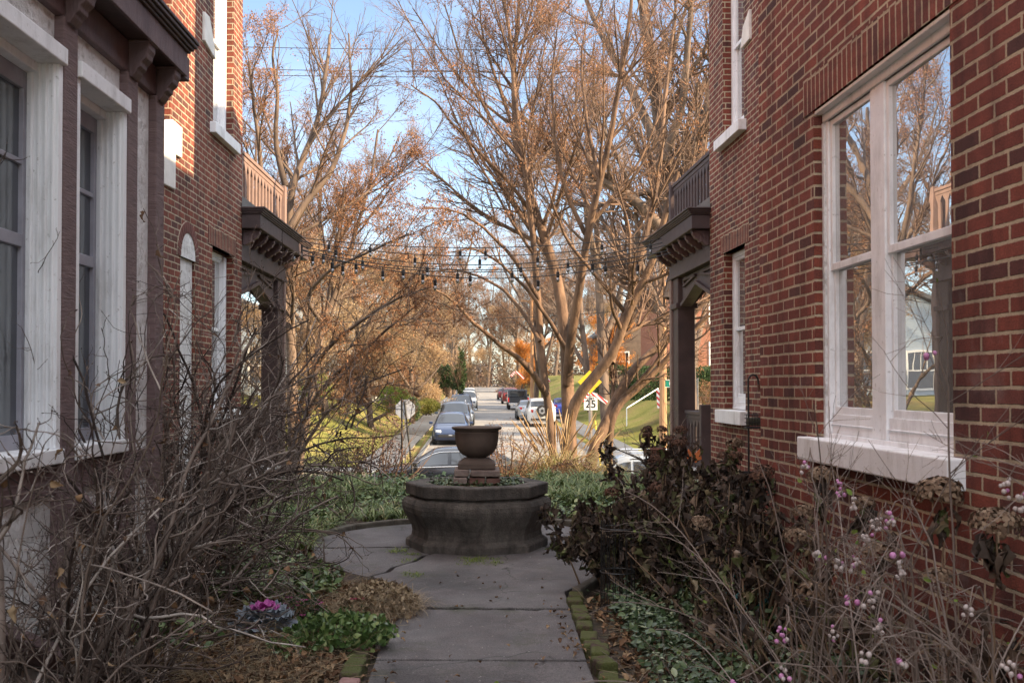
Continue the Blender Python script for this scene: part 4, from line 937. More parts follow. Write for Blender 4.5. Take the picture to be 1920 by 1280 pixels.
# ================================================================= HOUSES BEYOND
def house(lbl,x0,x1,y0,y1,z0,zh,zr_,wm_,wins,roofm,cat='house',group=None,axis='y',dormer=False):
    T=thing('house',lbl,cat,((x0+x1)/2,y0,z0),0,group)
    hw=(x1-x0)/2; D=y1-y0
    m=MB(); m.box(-hw,hw,0,D,-3,zh); m.build('wall',wm_,T)
    m=MB(); 
    if axis=='y': m.prism([(-hw-.4,zh),(0,zr_),(hw+.4,zh),(hw+.4,zh+.2),(0,zr_+.25),(-hw-.4,zh+.2)],'y',-.4,D+.4); 
    else: m.prism([(-.5,zh),(D/2,zr_),(D+.5,zh)],'x',-hw-.4,hw+.4)
    m.build('roof',roofm,T)
    if axis=='y':
        m=MB(); m.prism([(-hw,zh),(0,zr_-.02),(hw,zh)],'y',0,D); m.build('gable_wall',wm_,T)
    for (wx,wz,ww,wh) in wins:
        m=MB(); m.box(wx-ww/2-.1,wx+ww/2+.1,-.05,.02,wz-.12,wz+.0); m.box(wx-ww/2-.1,wx+ww/2+.1,-.05,.02,wz+wh,wz+wh+.12); m.box(wx-ww/2-.1,wx-ww/2,-.05,.02,wz,wz+wh); m.box(wx+ww/2,wx+ww/2+.1,-.05,.02,wz,wz+wh)
        m.box(wx-ww/2,wx+ww/2,-.04,.02,wz+wh*.5-.03,wz+wh*.5+.03)
        for i in (1,2,3): m.box(wx-ww/2+ww*i/4-.015,wx-ww/2+ww*i/4+.015,-.035,.02,wz+wh*.5,wz+wh)
        wo=m.build('window',M['signwhite'],T)
        m=MB(); m.box(wx-ww/2,wx+ww/2,-.025,.01,wz,wz+wh); m.build('pane',M['car_glass'],wo)
    return T
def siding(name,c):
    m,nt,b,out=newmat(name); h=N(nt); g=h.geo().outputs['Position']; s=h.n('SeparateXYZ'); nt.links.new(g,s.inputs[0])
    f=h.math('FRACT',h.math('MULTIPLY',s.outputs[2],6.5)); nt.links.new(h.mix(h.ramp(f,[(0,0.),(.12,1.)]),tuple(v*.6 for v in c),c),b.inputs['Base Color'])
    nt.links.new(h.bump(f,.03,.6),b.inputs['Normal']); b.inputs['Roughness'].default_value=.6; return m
ROOF=simple('grey_shingles',(.07,.07,.075),(.13,.125,.12),rough=.95,nscale=12,bump=.6); ROOF2=simple('brown_shingles',(.09,.06,.045),(.15,.10,.075),rough=.95,nscale=12,bump=.6)
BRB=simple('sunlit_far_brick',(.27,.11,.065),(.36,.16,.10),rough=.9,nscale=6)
gz=lambda X,Y: float(zground(X,Y))
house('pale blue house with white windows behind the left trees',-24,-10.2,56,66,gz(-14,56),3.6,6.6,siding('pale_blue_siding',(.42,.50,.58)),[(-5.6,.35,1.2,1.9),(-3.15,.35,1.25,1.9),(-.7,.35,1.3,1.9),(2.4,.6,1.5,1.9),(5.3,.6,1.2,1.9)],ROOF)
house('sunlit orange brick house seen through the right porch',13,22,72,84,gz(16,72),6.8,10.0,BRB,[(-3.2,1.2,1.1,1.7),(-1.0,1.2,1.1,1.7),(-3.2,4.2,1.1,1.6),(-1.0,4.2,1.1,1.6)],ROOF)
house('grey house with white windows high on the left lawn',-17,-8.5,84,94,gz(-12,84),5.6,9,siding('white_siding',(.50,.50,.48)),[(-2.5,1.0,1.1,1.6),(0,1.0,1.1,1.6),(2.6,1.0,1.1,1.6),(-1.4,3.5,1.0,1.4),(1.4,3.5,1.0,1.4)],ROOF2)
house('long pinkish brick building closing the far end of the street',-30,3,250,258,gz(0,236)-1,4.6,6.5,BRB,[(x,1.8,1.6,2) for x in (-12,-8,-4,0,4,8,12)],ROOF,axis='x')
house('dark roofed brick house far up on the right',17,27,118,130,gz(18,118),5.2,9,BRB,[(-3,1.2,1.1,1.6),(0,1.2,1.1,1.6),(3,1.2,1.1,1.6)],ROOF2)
house('dark gabled house behind the clipped hedge',11,19,95,105,gz(14,95),4.2,7.5,simple('dark_brown_siding',(.10,.07,.055),(.15,.11,.08),nscale=3),[(-2,1.2,1.1,1.6),(1.6,1.2,1.1,1.6)],ROOF)
# ================================================================= VEGETATION
def grow(P0,D,L,K,wander,trop,r0,r1,g,bend=None):
    n=len(P0); pts=np.empty((n,K,3)); pts[:,0]=P0; d=norm(D.astype(float)); st=(L/(K-1))[:,None]
    for k in range(1,K):
        d=d+g.normal(0,wander,(n,3)); d[:,2]+=trop if np.isscalar(trop) else trop[k]
        if bend is not None: d=d+bend
        d=norm(d); pts[:,k]=pts[:,k-1]+d*st
    t=np.linspace(0,1,K)[None]
    return pts, r0[:,None]*(1-t)+r1[:,None]*t
def spawn(pts,rr,n,t0,t1,ang,asd,Lf,g,K=6,wander=.12,trop=.03,rf=.6,tip=.35,decay=.5,Lmin=.0,rmin=.003,ref=None):
    m,Kp,_=pts.shape
    plen=np.linalg.norm(np.diff(pts,axis=1),axis=-1).sum(1)
    pb=plen/plen.sum()
    i=g.choice(m,n,p=pb); t=g.uniform(t0,t1,n)
    f=t*(Kp-1); j=np.minimum(f.astype(int),Kp-2); f=(f-j)[:,None]
    p=pts[i,j]*(1-f)+pts[i,j+1]*f; T=norm(pts[i,j+1]-pts[i,j]); r=rr[i,j]*(1-f[:,0])+rr[i,j+1]*f[:,0]
    q=norm(np.cross(T,g.normal(0,1,(n,3)))); a=g.normal(ang,asd,n)[:,None]
    D=T*np.cos(a)+q*np.sin(a)
    base=plen[i] if ref is None else np.full(n,ref)
    L=np.maximum(base*Lf*(1-decay*t)*g.uniform(.6,1.25,n),Lmin)
    r0=np.maximum(r*rf,rmin); 
    return grow(p,D,L,K,wander,trop,r0,np.maximum(r0*tip,rmin*.6),g)
def polyline(pxs,Y,K=22,dY=0.0,abs_=False):
    """limb outline given in photo pixels, carried to depth Y (drifting by dY)"""
    n=len(pxs); A=np.array([tuple(P(x,y,Y+dY*i/(n-1))) for i,(x,y) in enumerate(pxs)])
    s=np.concatenate([[0],np.cumsum(np.linalg.norm(np.diff(A,axis=0),axis=1))]); u=np.linspace(0,s[-1],K)
    B=np.stack([np.interp(u,s,A[:,c]) for c in range(3)],1)
    for _ in range(3): B[1:-1]=(B[:-2]+2*B[1:-1]+B[2:])/4
    return B
def leaf_tpl(kind):
    if kind=='dia': # folded diamond
        return np.array([[0,0,0],[.45,.19,.06],[1,0,-.08],[.5,-.19,.05]]),np.array([[0,1,2,3]])
    if kind=='oval':
        V=[];Fq=[]
        for i,(x,w,z) in enumerate(((0,.04,0),(.25,.26,.05),(.6,.30,.04),(.9,.12,-.06),(1.0,.01,-.12))): V+=[[x,w,z+.05],[x,0,z-.02],[x,-w,z+.05]]
        for i in range(4):
            for j in range(2): a=i*3+j; Fq.append([a,a+1,a+4,a+3])
        return np.array(V),np.array(Fq)
    if kind=='crumple':
        V=[];Fq=[]; r=np.random.default_rng(3)
        W=[.05,.26,.38,.36,.22,.04]
        for i in range(6):
            x=i/5
            for j,sgn in enumerate((-1,-.45,0,.45,1)):
                V.append([x*(.95-.12*abs(sgn)), W[i]*sgn*(1-.25*abs(sgn))+r.normal(0,.03), .34*abs(sgn)**1.3*(W[i]*2)+r.normal(0,.05)-.25*x*x])
        for i in range(5):
            for j in range(4): a=i*5+j; Fq.append([a,a+1,a+6,a+5])
        return np.array(V),np.array(Fq)
    if kind=='blade':
        V=[];Fq=[]
        for i in range(5):
            t=i/4; w=.018*(1-t**1.6)+.001; V+=[[t*.55*t+.1*t,w,t*(1-.42*t*t)],[t*.55*t+.1*t,-w,t*(1-.42*t*t)]]
        for i in range(4): a=i*2; Fq.append([a,a+1,a+3,a+2])
        return np.array(V),np.array(Fq)
def scatter(tpl,pos,xdir,zdir,size,g=None,jit=0):
    """place template: x along xdir, z near zdir"""
    V,Fq=tpl; n=len(pos); X=norm(xdir); Z=zdir-np.sum(zdir*X,-1,keepdims=True)*X; Z=norm(Z); Y=np.cross(Z,X)
    B=np.stack([X,Y,Z],1)  # n,3,3 rows
    v=V[None]*(size[:,None,None] if size.ndim==1 else size[:,None,:])
    if jit: v=v+g.normal(0,jit,v.shape)*(size.reshape(n,-1)[:,:1,None])
    W=np.einsum('nvk,nkc->nvc',v,B)+pos[:,None,:]
    return W.reshape(-1,3),(Fq[None]+(np.arange(n)*len(V))[:,None,None]).reshape(-1,Fq.shape[1])
def on_twigs(pts,n,g,t0=.2,t1=1.0,off=.02):
    m,K,_=pts.shape; i=g.integers(0,m,n); f=g.uniform(t0,t1,n)*(K-1); j=np.minimum(f.astype(int),K-2); f=(f-j)[:,None]
    return pts[i,j]*(1-f)+pts[i,j+1]*f+g.normal(0,off,(n,3)), norm(pts[i,j+1]-pts[i,j])
def on_twigs_c(pts,n,g,off=.05,cl=7):
    p,t=on_twigs(pts,n//cl,g,.45,1.0,0); p=np.repeat(p,cl,0)+g.normal(0,off,(len(p)*cl,3)); return p,np.repeat(t,cl,0)
def rdir(n,g): return norm(g.normal(0,1,(n,3)))

def bark(name,c1,c2,sc=6,b=.5): return simple(name,c1,c2,rough=.9,nscale=sc,bump=b,bscale=sc*3,stretch=(1,1,.35),bdist=.02)
M['bark_myrtle']=bark('smooth_mottled_bark',(.065,.038,.024),(.22,.13,.078),5,1.0)
M['bark_grey']=bark('grey_brown_bark',(.065,.045,.034),(.18,.125,.09),3,1.0)
M['twig']=simple('brown_twig',(.085,.050,.034),(.19,.115,.075),rough=.85,nscale=1.5)
M['twig_far']=simple('far_twig',(.13,.095,.075),(.25,.185,.145),rough=.9,nscale=.5)
M['leaf_rust']=island('rusty_dead_leaves',[(0,(.17,.075,.038)),(.4,(.33,.15,.07)),(.75,(.45,.24,.12)),(1,(.25,.13,.08))],trans=.35)
M['leaf_tan']=island('tan_dead_leaves',[(0,(.26,.15,.07)),(.5,(.42,.28,.15)),(1,(.56,.41,.24))],trans=.35)
M['leaf_brown']=island('brown_dead_leaves',[(0,(.14,.065,.035)),(.5,(.27,.13,.065)),(1,(.36,.20,.10))],trans=.3)
def add_tree(T,levels,tw_levels,leafpos,g,bk,tw,leafm,leafsize,lname='leaves',droop=.5,tpl='dia',sides=(9,7,5,3,3)):
    parts=[tubes(p,r,sides[min(i,4)]) for i,(p,r) in enumerate(levels)]
    mesh_np('trunk',parts,bk,T,smooth=True)
    if tw_levels: mesh_np('crown',[tubes(p,r,3) for p,r in tw_levels],tw,T)
    if leafpos is not None:
        p,t=leafpos; n=len(p); d=rdir(n,g); d[:,2]-=droop; V=scatter(leaf_tpl(tpl),p,d,rdir(n,g),g.uniform(leafsize*.6,leafsize*1.35,n))
        mesh_np(lname,[V],leafm,T)
def clumpmask(p,g,freq,keep):
    k=g.normal(0,freq,(7,3)); ph=g.uniform(0,6.3,7); s=np.sin(p@k.T+ph).sum(1)/7*1.9
    return s>np.quantile(s,1-keep)

DN=150
# ---- the multi-stemmed tree right of the street
g=np.random.default_rng(11)
TY=21.5
limbs=[
 ([(1104,868),(1128,815),(1152,762),(1180,700),(1222,660),(1262,628),(1330,560)],.17,.05,1.5),
 ([(1062,858),(1062,800),(1072,752),(1105,712),(1142,688),(1156,640),(1172,585),(1205,525),(1226,470),(1238,405),(1262,330)],.16,.045,-1.0),
 ([(1040,858),(1034,800),(1024,740),(1012,640),(1008,540),(995,420),(985,310),(962,180),(955,60),(930,-60)],.10,.03,1.0),
 ([(1070,858),(1066,780),(1062,700),(1058,600),(1040,500),(1004,410),(978,330),(957,225),(962,100),(968,-30)],.175,.035,2.0),
 ([(1063,720),(1068,640),(1082,560),(1098,440),(1122,330),(1142,240),(1160,120),(1175,-20)],.11,.03,-2.0,.4),
 ([(1024,740),(1000,700),(965,665),(925,640),(880,600),(845,560),(812,545)],.075,.018,-1.5,.2),
 ([(1012,640),(985,590),(950,545),(905,520),(850,505),(790,520)],.05,.012,1.5,.3),
 ([(1064,660),(1030,600),(990,540),(940,490),(890,470),(840,480)],.055,.012,-1.2,.5),
 ([(1146,680),(1165,610),(1190,530),(1215,430),(1236,310),(1246,180),(1258,40)],.085,.03,2.2,-.4),
 ([(1145,775),(1172,745),(1205,720),(1256,665),(1330,590)],.10,.05,0,.5),
 ([(1004,410),(960,345),(905,290),(855,235),(815,190),(770,160)],.05,.014,-1.5,1.0),
 ([(1010,560),(960,480),(905,430),(850,400),(800,398)],.05,.013,-1.5,.4),
 ([(985,310),(930,240),(888,160),(862,90),(842,10)],.05,.014,.8,.66),
 ([(957,225),(920,120),(900,50),(885,-40)],.04,.012,0,1.5),
 ([(1098,440),(1060,360),(1040,270),(1035,160),(1050,50)],.05,.014,-.6,-.4),
 ([(1122,330),(1100,230),(1095,120),(1110,20)],.045,.012,.8,-.7),
 ([(1172,585),(1120,520),(1060,450),(1030,380),(1000,300)],.05,.014,-.8,-.6)]
T=thing('crape_myrtle','large multi stemmed tree with curved tan trunks and rusty seed heads right of the street','tree',(P(1080,860,TY).x,TY,0)); off=np.array(T.location)
limbs=[((([(l[0][0][0]+(l[0][0][0]-l[0][1][0])*.3,l[0][0][1]+DN)]+l[0]) if l[0][0][1]>750 else l[0]),*l[1:]) for l in limbs]
pl=np.array([polyline(l[0],TY+(l[4] if len(l)>4 else 0),26,l[3]) for l in limbs]); pr=np.array([np.linspace(l[1],l[2],26) for l in limbs])
pl+= (np.cumsum(g.normal(0,.012,pl.shape),axis=1))*np.linspace(0,1,26)[None,:,None]
l1=spawn(pl,pr,125,.42,1,.62,.2,.42,g,K=10,wander=.07,trop=.045,rf=.5,rmin=.008,Lmin=1.0)
l2=spawn(*l1,1400,.15,1,.65,.22,.45,g,K=7,wander=.09,trop=.04,rf=.55,rmin=.0055,Lmin=.5)
l3=spawn(*l2,8000,.1,1,.6,.25,.5,g,K=5,wander=.16,trop=.05,rf=.6,rmin=.0032,Lmin=.28)
lp,lt=on_twigs_c(l3[0],54000,g,off=.045); k=clumpmask(lp,g,.9,.5); lp,lt=lp[k],lt[k]
sub=lambda lv: (lv[0]-off,lv[1])
add_tree(T,[sub((pl,pr)),sub(l1)],[sub(l2),sub(l3)],(lp-off,lt),g,M['bark_myrtle'],M['twig'],M['leaf_rust'],.050)
# ---- tree behind the left porch
g=np.random.default_rng(12); TY=19.0
limbs=[
 ([(552,860),(548,760),(545,620),(540,500),(542,420),(535,350),(552,312),(590,250),(603,150),(615,60)],.13,.03,1),
 ([(560,860),(590,700),(600,600),(640,520),(665,420),(690,330),(700,240)],.09,.02,2),
 ([(545,640),(520,520),(500,400),(490,300),(480,210),(470,120)],.08,.02,-.5),
 ([(542,430),(570,380),(620,330),(650,250),(660,160),(655,70)],.07,.015,1),
 ([(535,350),(515,270),(520,180),(505,110),(515,60)],.06,.015,0),
 ([(565,800),(610,720),(680,660),(740,610),(800,560)],.07,.012,-2),
 ([(560,760),(600,660),(670,600),(740,550),(800,530)],.06,.012,-3),
 ([(556,860),(520,780),(480,700),(440,660)],.06,.02,-1),
 ([(560,850),(620,770),(690,720),(760,690)],.05,.012,-2.5),
 ([(600,600),(570,560),(620,500),(700,470),(770,440)],.045,.01,-2)]
T=thing('crape_myrtle','tree with orange seed heads rising behind the left porch','tree',(P(555,860,TY).x,TY,0)); off=np.array(T.location)
limbs=[((([(l[0][0][0]+(l[0][0][0]-l[0][1][0])*.3,l[0][0][1]+DN)]+l[0]) if l[0][0][1]>750 else l[0]),*l[1:]) for l in limbs]
pl=np.array([polyline(l[0],TY,24,l[3]) for l in limbs]); pr=np.array([np.linspace(l[1],l[2],24) for l in limbs])
pl+= (np.cumsum(g.normal(0,.012,pl.shape),axis=1))*np.linspace(0,1,24)[None,:,None]
l1=spawn(pl,pr,110,.36,1,.6,.2,.42,g,K=9,wander=.08,trop=.03,rf=.5,rmin=.008,Lmin=.9)
l2=spawn(*l1,900,.15,1,.6,.22,.45,g,K=7,wander=.1,trop=.03,rf=.55,rmin=.005,Lmin=.45)
l3=spawn(*l2,5200,.1,1,.6,.25,.5,g,K=5,wander=.13,trop=.03,rf=.6,rmin=.0032,Lmin=.25)
lp,lt=on_twigs_c(l3[0],64000,g,off=.045); k=clumpmask(lp,g,.9,.55); lp,lt=lp[k],lt[k]
add_tree(T,[sub((pl,pr)),sub(l1)],[sub(l2),sub(l3)],(lp-off,lt),g,M['bark_grey'],M['twig'],M['leaf_rust'],.046)
# ---- big old tree with a thick leaning limb, farther right
g=np.random.default_rng(13); TY=34.0
limbs=[([(1290,900),(1287,700),(1280,580),(1256,440),(1245,300),(1235,200),(1215,90),(1200,-40)],.42,.16,2),
 ([(1250,440),(1190,372),(1100,322),(1040,275),(985,225),(955,195)],.20,.06,-3),
 ([(1245,300),(1190,180),(1140,90),(1110,30),(1085,-40)],.18,.06,2),
 ([(1254,560),(1290,420),(1310,300),(1330,180),(1345,40)],.22,.09,1),
 ([(1245,300),(1280,200),(1290,80),(1300,-40)],.16,.06,-2),
 ([(1190,372),(1160,300),(1120,220),(1100,150)],.08,.03,-2)]
T=thing('old_tree','big old tree with a thick pale limb reaching left, near the right porch','tree',(P(1255,860,TY).x,TY,0)); off=np.array(T.location)
limbs=[((([(l[0][0][0]+(l[0][0][0]-l[0][1][0])*.3,l[0][0][1]+DN)]+l[0]) if l[0][0][1]>750 else l[0]),*l[1:]) for l in limbs]
pl=np.array([polyline(l[0],TY,22,l[3]) for l in limbs]); pr=np.array([np.linspace(l[1],l[2],22) for l in limbs])
l1=spawn(pl,pr,90,.3,1,.7,.2,.36,g,K=9,wander=.09,trop=.04,rf=.45,rmin=.018,Lmin=2)
l2=spawn(*l1,900,.1,1,.6,.22,.45,g,K=7,wander=.1,trop=.04,rf=.55,rmin=.010,Lmin=.9)
l3=spawn(*l2,5000,.1,1,.6,.25,.5,g,K=5,wander=.12,trop=.05,rf=.6,rmin=.006,Lmin=.5)
lp,lt=on_twigs_c(l3[0],36000,g,off=.08); k=clumpmask(lp,g,.5,.4); lp,lt=lp[k],lt[k]
add_tree(T,[sub((pl,pr)),sub(l1)],[sub(l2),sub(l3)],(lp-off,lt),g,M['bark_grey'],M['twig'],M['leaf_rust'],.075)

# ---- prototypes of street and background trees
def proto(seed,H,R,spread,leaf,nleaf,lsize,bk,low=.3,n1=26,n2=260,n3=3200,up=.06,keep=.7,clump=.5,off_=.12,fork=3):
    g=np.random.default_rng(seed)
    D=g.normal(0,.10,(fork,3)); D[:,2]=1; P0=np.zeros((fork,3)); P0[:,2]=-.4
    P0[1:,2]=H*low*.8
    t0=grow(P0[:1],D[:1],np.array([H*.95]),14,.045,.02,np.array([R]),np.array([R*.2]),g)
    bi=[int(13*x) for x in np.linspace(low,.6,fork-1)]
    P1=np.array([t0[0][0,b] for b in bi]); D1=np.stack([g.normal(0,spread,fork-1),g.normal(0,spread,fork-1),np.full(fork-1,.9)],1)
    t1=grow(P1,D1,np.full(fork-1,H*.6),14,.06,.05,np.full(fork-1,R*.6),np.full(fork-1,R*.1),g)
    pl=np.concatenate([t0[0],t1[0]]); pr=np.concatenate([t0[1],t1[1]])
    l1=spawn(pl,pr,n1,low,1,.85,.2,.42,g,K=9,wander=.09,trop=up,rf=.5,rmin=.03,decay=.55)
    l2=spawn(*l1,n2,.15,1,.7,.25,.45,g,K=7,wander=.11,trop=up*.6,rf=.5,rmin=.015,Lmin=.9)
    l3=spawn(*l2,n3,.1,1,.65,.3,.5,g,K=5,wander=.14,trop=.03,rf=.6,rmin=.008,Lmin=.6)
    T=thing('background_tree','x','tree'); lp=None
    if nleaf:
        p,t=on_twigs_c(l3[0],nleaf,g,off=off_); k=clumpmask(p,g,clump,keep); lp=(p[k],t[k])
    add_tree(T,[(pl,pr),l1],[l2,l3],lp,g,bk,M['twig_far'],leaf,lsize)
    return T
M['leaf_orange']=island('orange_leaves',[(0,(.45,.15,.03)),(.5,(.60,.24,.05)),(1,(.65,.33,.08))],trans=.4)
M['leaf_yel']=island('yellow_green_leaves',[(0,(.16,.17,.03)),(.5,(.30,.29,.06)),(1,(.42,.34,.09))],trans=.3)
M['evergreen']=island('evergreen_leaves',[(0,(.018,.04,.014)),(.5,(.035,.07,.022)),(1,(.075,.12,.035))],rough=.5,trans=.1)
M['shrub_green']=island('bright_shrub_leaves',[(0,(.07,.12,.015)),(.5,(.15,.22,.03)),(1,(.28,.32,.06))],trans=.2)
PA=proto(21,15,.26,.55,M['leaf_brown'],20000,.095,M['bark_grey'])
PB=proto(22,12,.22,.75,M['leaf_tan'],70000,.10,M['bark_grey'],low=.12,n1=40,n3=3800,keep=.85,up=.0,off_=.2)
PC=proto(23,17,.30,.45,M['leaf_rust'],20000,.095,M['bark_grey'],low=.35)
PD_=proto(24,14,.24,.6,M['leaf_brown'],6000,.12,M['bark_grey'],low=.3,n3=4500)
PE=proto(25,8,.14,.6,M['leaf_orange'],36000,.13,M['bark_grey'],low=.2,n1=22,n2=200,n3=1800,keep=.85)
protos={'A':PA,'B':PB,'C':PC,'D':PD_,'E':PE}; used=set()
def place_tree(k,x,y,s,rz,label,group,name):
    src=protos[k]
    if k in used: o=copy_tree(src)
    else: o=src; used.add(k)
    o.name=name; o.location=(x,y,float(zground(x,y))-.1); o.scale=(s,s,s); o.rotation_euler=(0,0,rz)
    o['label']=label; o['category']='tree'; o['group']=group
    return o
TR_=[
 ('B',-6.4,62,.95,0,'wide tan leaved tree arching over the left row of cars','beech_tree'),
 ('B',-9.2,50,.78,2.2,'low spreading tan leaved tree over the left lawn','beech_tree'),
 ('B',-7.0,80,1.1,4.0,'tan leaved tree behind the first one along the left pavement','beech_tree'),
 ('B',-5.2,100,1.0,1.2,'far tan leaved tree over the left end of the parked cars','beech_tree'),
 ('A',-13,46,1.0,1.0,'tall bare tree behind the left porch roof','bare_tree'),
 ('C',-8.6,58,.92,3.0,'tall rusty tree over the left lawn','bare_tree'),
 ('D',-4.9,74,.86,5.0,'slim bare tree standing over the left kerb','bare_tree'),
 ('C',-15,70,1.1,.4,'tall rusty tree above the pale blue house','bare_tree'),
 ('A',-11.5,92,1.1,2.0,'tall bare tree behind the grey house','bare_tree'),
 ('D',-5.5,120,1.1,2.7,'bare tree far up the left side of the street','bare_tree'),
 ('C',6.8,56,1.12,1.1,'tall rusty street tree just behind the speed limit sign','bare_tree'),
 ('D',10.5,50,1.15,2.2,'bare tree on the right lawn behind the utility pole','bare_tree'),
 ('A',5.8,92,1.15,.7,'bare street tree beside the black pickup','bare_tree'),
 ('D',9.0,84,1.3,3.3,'tall bare tree between hedge and street','bare_tree'),
 ('E',4.8,128,1.0,0,'orange leaved small tree far up the right kerb','orange_tree'),
 ('E',12.0,90,.9,2.0,'orange leaved small tree behind the hedge','orange_tree'),
 ('A',5.5,142,1.2,2.9,'bare tree far up the right side of the street','bare_tree'),
 ('C',-3.8,150,1.1,4.4,'rusty tree far up the left side of the street','bare_tree'),
 ('B',17,78,1.0,3.9,'tan leaved tree in front of the orange brick house','beech_tree'),
 ('A',-4.4,108,1.25,3.6,'bare tree leaning over the far left parked cars','bare_tree'),
 ('D',5.7,108,1.3,5.6,'bare tree right behind the black pickup','bare_tree'),
 ('D',-3.9,135,1.2,1.4,'bare tree beyond the last parked car on the left','bare_tree'),
 ('A',-20,60,1.1,5.5,'bare tree at the left of the pale blue house','bare_tree'),
 ('D',-17,40,.9,.9,'bare tree beyond the cross street, far left','bare_tree'),
 ('B',-14.5,52,.8,5.2,'tan leaved tree in front of the pale blue house','beech_tree'),
]
for k,x,y,s,rz,lb,nm in TR_: place_tree(k,x,y,s,rz,lb,{'beech_tree':'tan leaved trees along the street','bare_tree':'bare street and garden trees','orange_tree':'small orange leaved trees'}[nm],nm)
# trees closing the end of the street: look-alikes share one label
rr_=np.random.default_rng(77)
for i in range(26):
    y=165+rr_.uniform(0,75); x=-42+84*(i+.5)/26+rr_.uniform(-2,2)
    if -3.5<x<5.5: y=222+rr_.uniform(0,8)
    k='ACDB'[i%4]; s=1.35+rr_.uniform(0,.45)
    place_tree(k,x,y,s*(.8 if k=='B' else 1),rr_.uniform(0,6),'tree of the distant wood closing the end of the street','trees of the distant wood','distant_tree')

# ---- bushes
g=np.random.default_rng(71); n=80000
p=np.stack([g.uniform(-90,90,n),g.uniform(224,244,n),g.uniform(0,1,n)**1.3*(13+2.2*np.sin(np.arange(n)*0)+0)],1); p[:,2]*=.7+.3*np.sin(p[:,0]*.7)+.25*np.sin(p[:,0]*1.9+2); p[:,2]+=zground(p[:,0],p[:,1])-.5
props(mesh_np('distant_thicket',[scatter(leaf_tpl('dia'),p,rdir(n,g),rdir(n,g),g.uniform(.3,.9,n))],island('distant_brush',[(0,(.11,.075,.055)),(.5,(.19,.135,.10)),(1,(.29,.21,.155))])),'brown thicket under the trees at the far end of the street','thicket',kind='stuff')
def bush(name,label,loc,rx,ry,rz_,n,size,mat,seed,stems=18,box=False,group=None,cat='shrub',tpl='dia',keep=.8,fill=.55,freq=4,twm=None,zoff=0):
    g=np.random.default_rng(seed); T=thing(name,label,cat,loc,0,group)
    if box:
        p=g.uniform(-1,1,(n,3)); ax=g.integers(0,3,n); sd=g.choice([-1,1],n); sh=g.random(n)<fill; p[np.arange(n)[sh],ax[sh]]=sd[sh]*g.uniform(.9,1.02,sh.sum())
        p=p*[rx,ry,rz_/2]+[0,0,rz_/2]
    else:
        d=rdir(n,g); r=g.uniform(fill,1,n)**.5; r=r*(1+.16*np.sin(d@g.normal(0,3,3)+1)+.12*np.sin(d@g.normal(0,6,3)))
        p=d*r[:,None]*[rx,ry,rz_/2]+[0,0,rz_/2]
    k=clumpmask(p,g,freq,keep); p=p[k]; p[:,2]=np.abs(p[:,2]); n=len(p)
    d=rdir(n,g); d[:,2]+=.2
    mesh_np('foliage',[scatter(leaf_tpl(tpl),p,d,rdir(n,g),g.uniform(size*.6,size*1.3,n))],mat,T)
    D=np.stack([g.normal(0,.5*rx/rz_*1.6,stems),g.normal(0,.5*ry/rz_*1.6,stems),np.ones(stems)],1); P0=np.stack([g.normal(0,rx*.12,stems),g.normal(0,ry*.12,stems),np.full(stems,-.1)],1)
    a=grow(P0,D,np.full(stems,rz_*.95),8,.10,.0,np.full(stems,.012+.004*rz_),np.full(stems,.004),g)
    b=spawn(*a,stems*7,.2,1,.6,.2,.4,g,K=5,rmin=.003)
    mesh_np('stems',[tubes(*a,5),tubes(*b,3)],twm or M['twig'],T); return T
zt=lambda x,y: float(zground(x,y))-.05
def bushpx(name,label,px,pyb,Y,w,h,n,size,mat,seed,**k):
    p=P(px,pyb,Y); rx=w/2*Y/F; hz=h*Y/F
    return bush(name,label,(p.x,Y,min(p.z,max(p.z,-3))),rx,k.pop('ry',rx),hz,n,size,mat,seed,**k)
bushpx('clipped_hedge','dense dark green clipped hedge on top of the right slope',1268,748,57,170,60,26000,.12,M['evergreen'],31,box=True,ry=1.2,cat='hedge',freq=1.2,keep=.95)
bushpx('clipped_hedge','green hedge seen between the right porch post and brick corner',1320,742,50,60,50,9000,.11,M['evergreen'],32,box=True,ry=1.0,cat='hedge',freq=1.5,keep=.95)
bushpx('evergreen_shrub','dark evergreen among the trunks behind the speed limit sign',1150,750,58,90,70,7000,.12,M['evergreen'],33,freq=1.2)
bushpx('yellow_green_shrub','yellow green shrub on the left lawn beside the stop sign',738,775,58,60,52,6000,.10,M['shrub_green'],34,freq=1.5)
bushpx('orange_shrub','rounded orange brown shrub above the left pavement',797,752,66,52,36,7000,.09,M['leaf_tan'],35,freq=2)
bushpx('ornamental_grass','tuft of yellow grass below the orange shrub',800,775,60,58,26,5000,.10,M['leaf_yel'],36,freq=2,cat='grass')
bushpx('dark_green_shrub','leaning dark green shrub right behind the stop sign',775,790,52,26,48,2600,.08,M['evergreen'],37,freq=2)
bushpx('holly_tree','narrow dark holly standing at the left kerb behind the cars',862,745,84,22,90,5200,.16,M['evergreen'],38,freq=1,cat='tree')
bushpx('holly_tree','second dark holly left of the narrow one',838,742,90,34,60,5200,.16,M['evergreen'],39,freq=1,cat='tree')
bushpx('green_shrub','green shrub far left on the lawn, seen under the porch arch',580,745,55,90,46,7000,.10,M['shrub_green'],40,freq=1.5)
bushpx('pale_shrub','bare purplish shrub on the right lawn under the brick house',1325,758,46,60,44,2500,.06,M['leaf_brown'],41,freq=2)
bushpx('brown_shrub','low brown shrub in front of the grey house',640,748,60,90,44,6000,.10,M['leaf_brown'],43,freq=1.5)
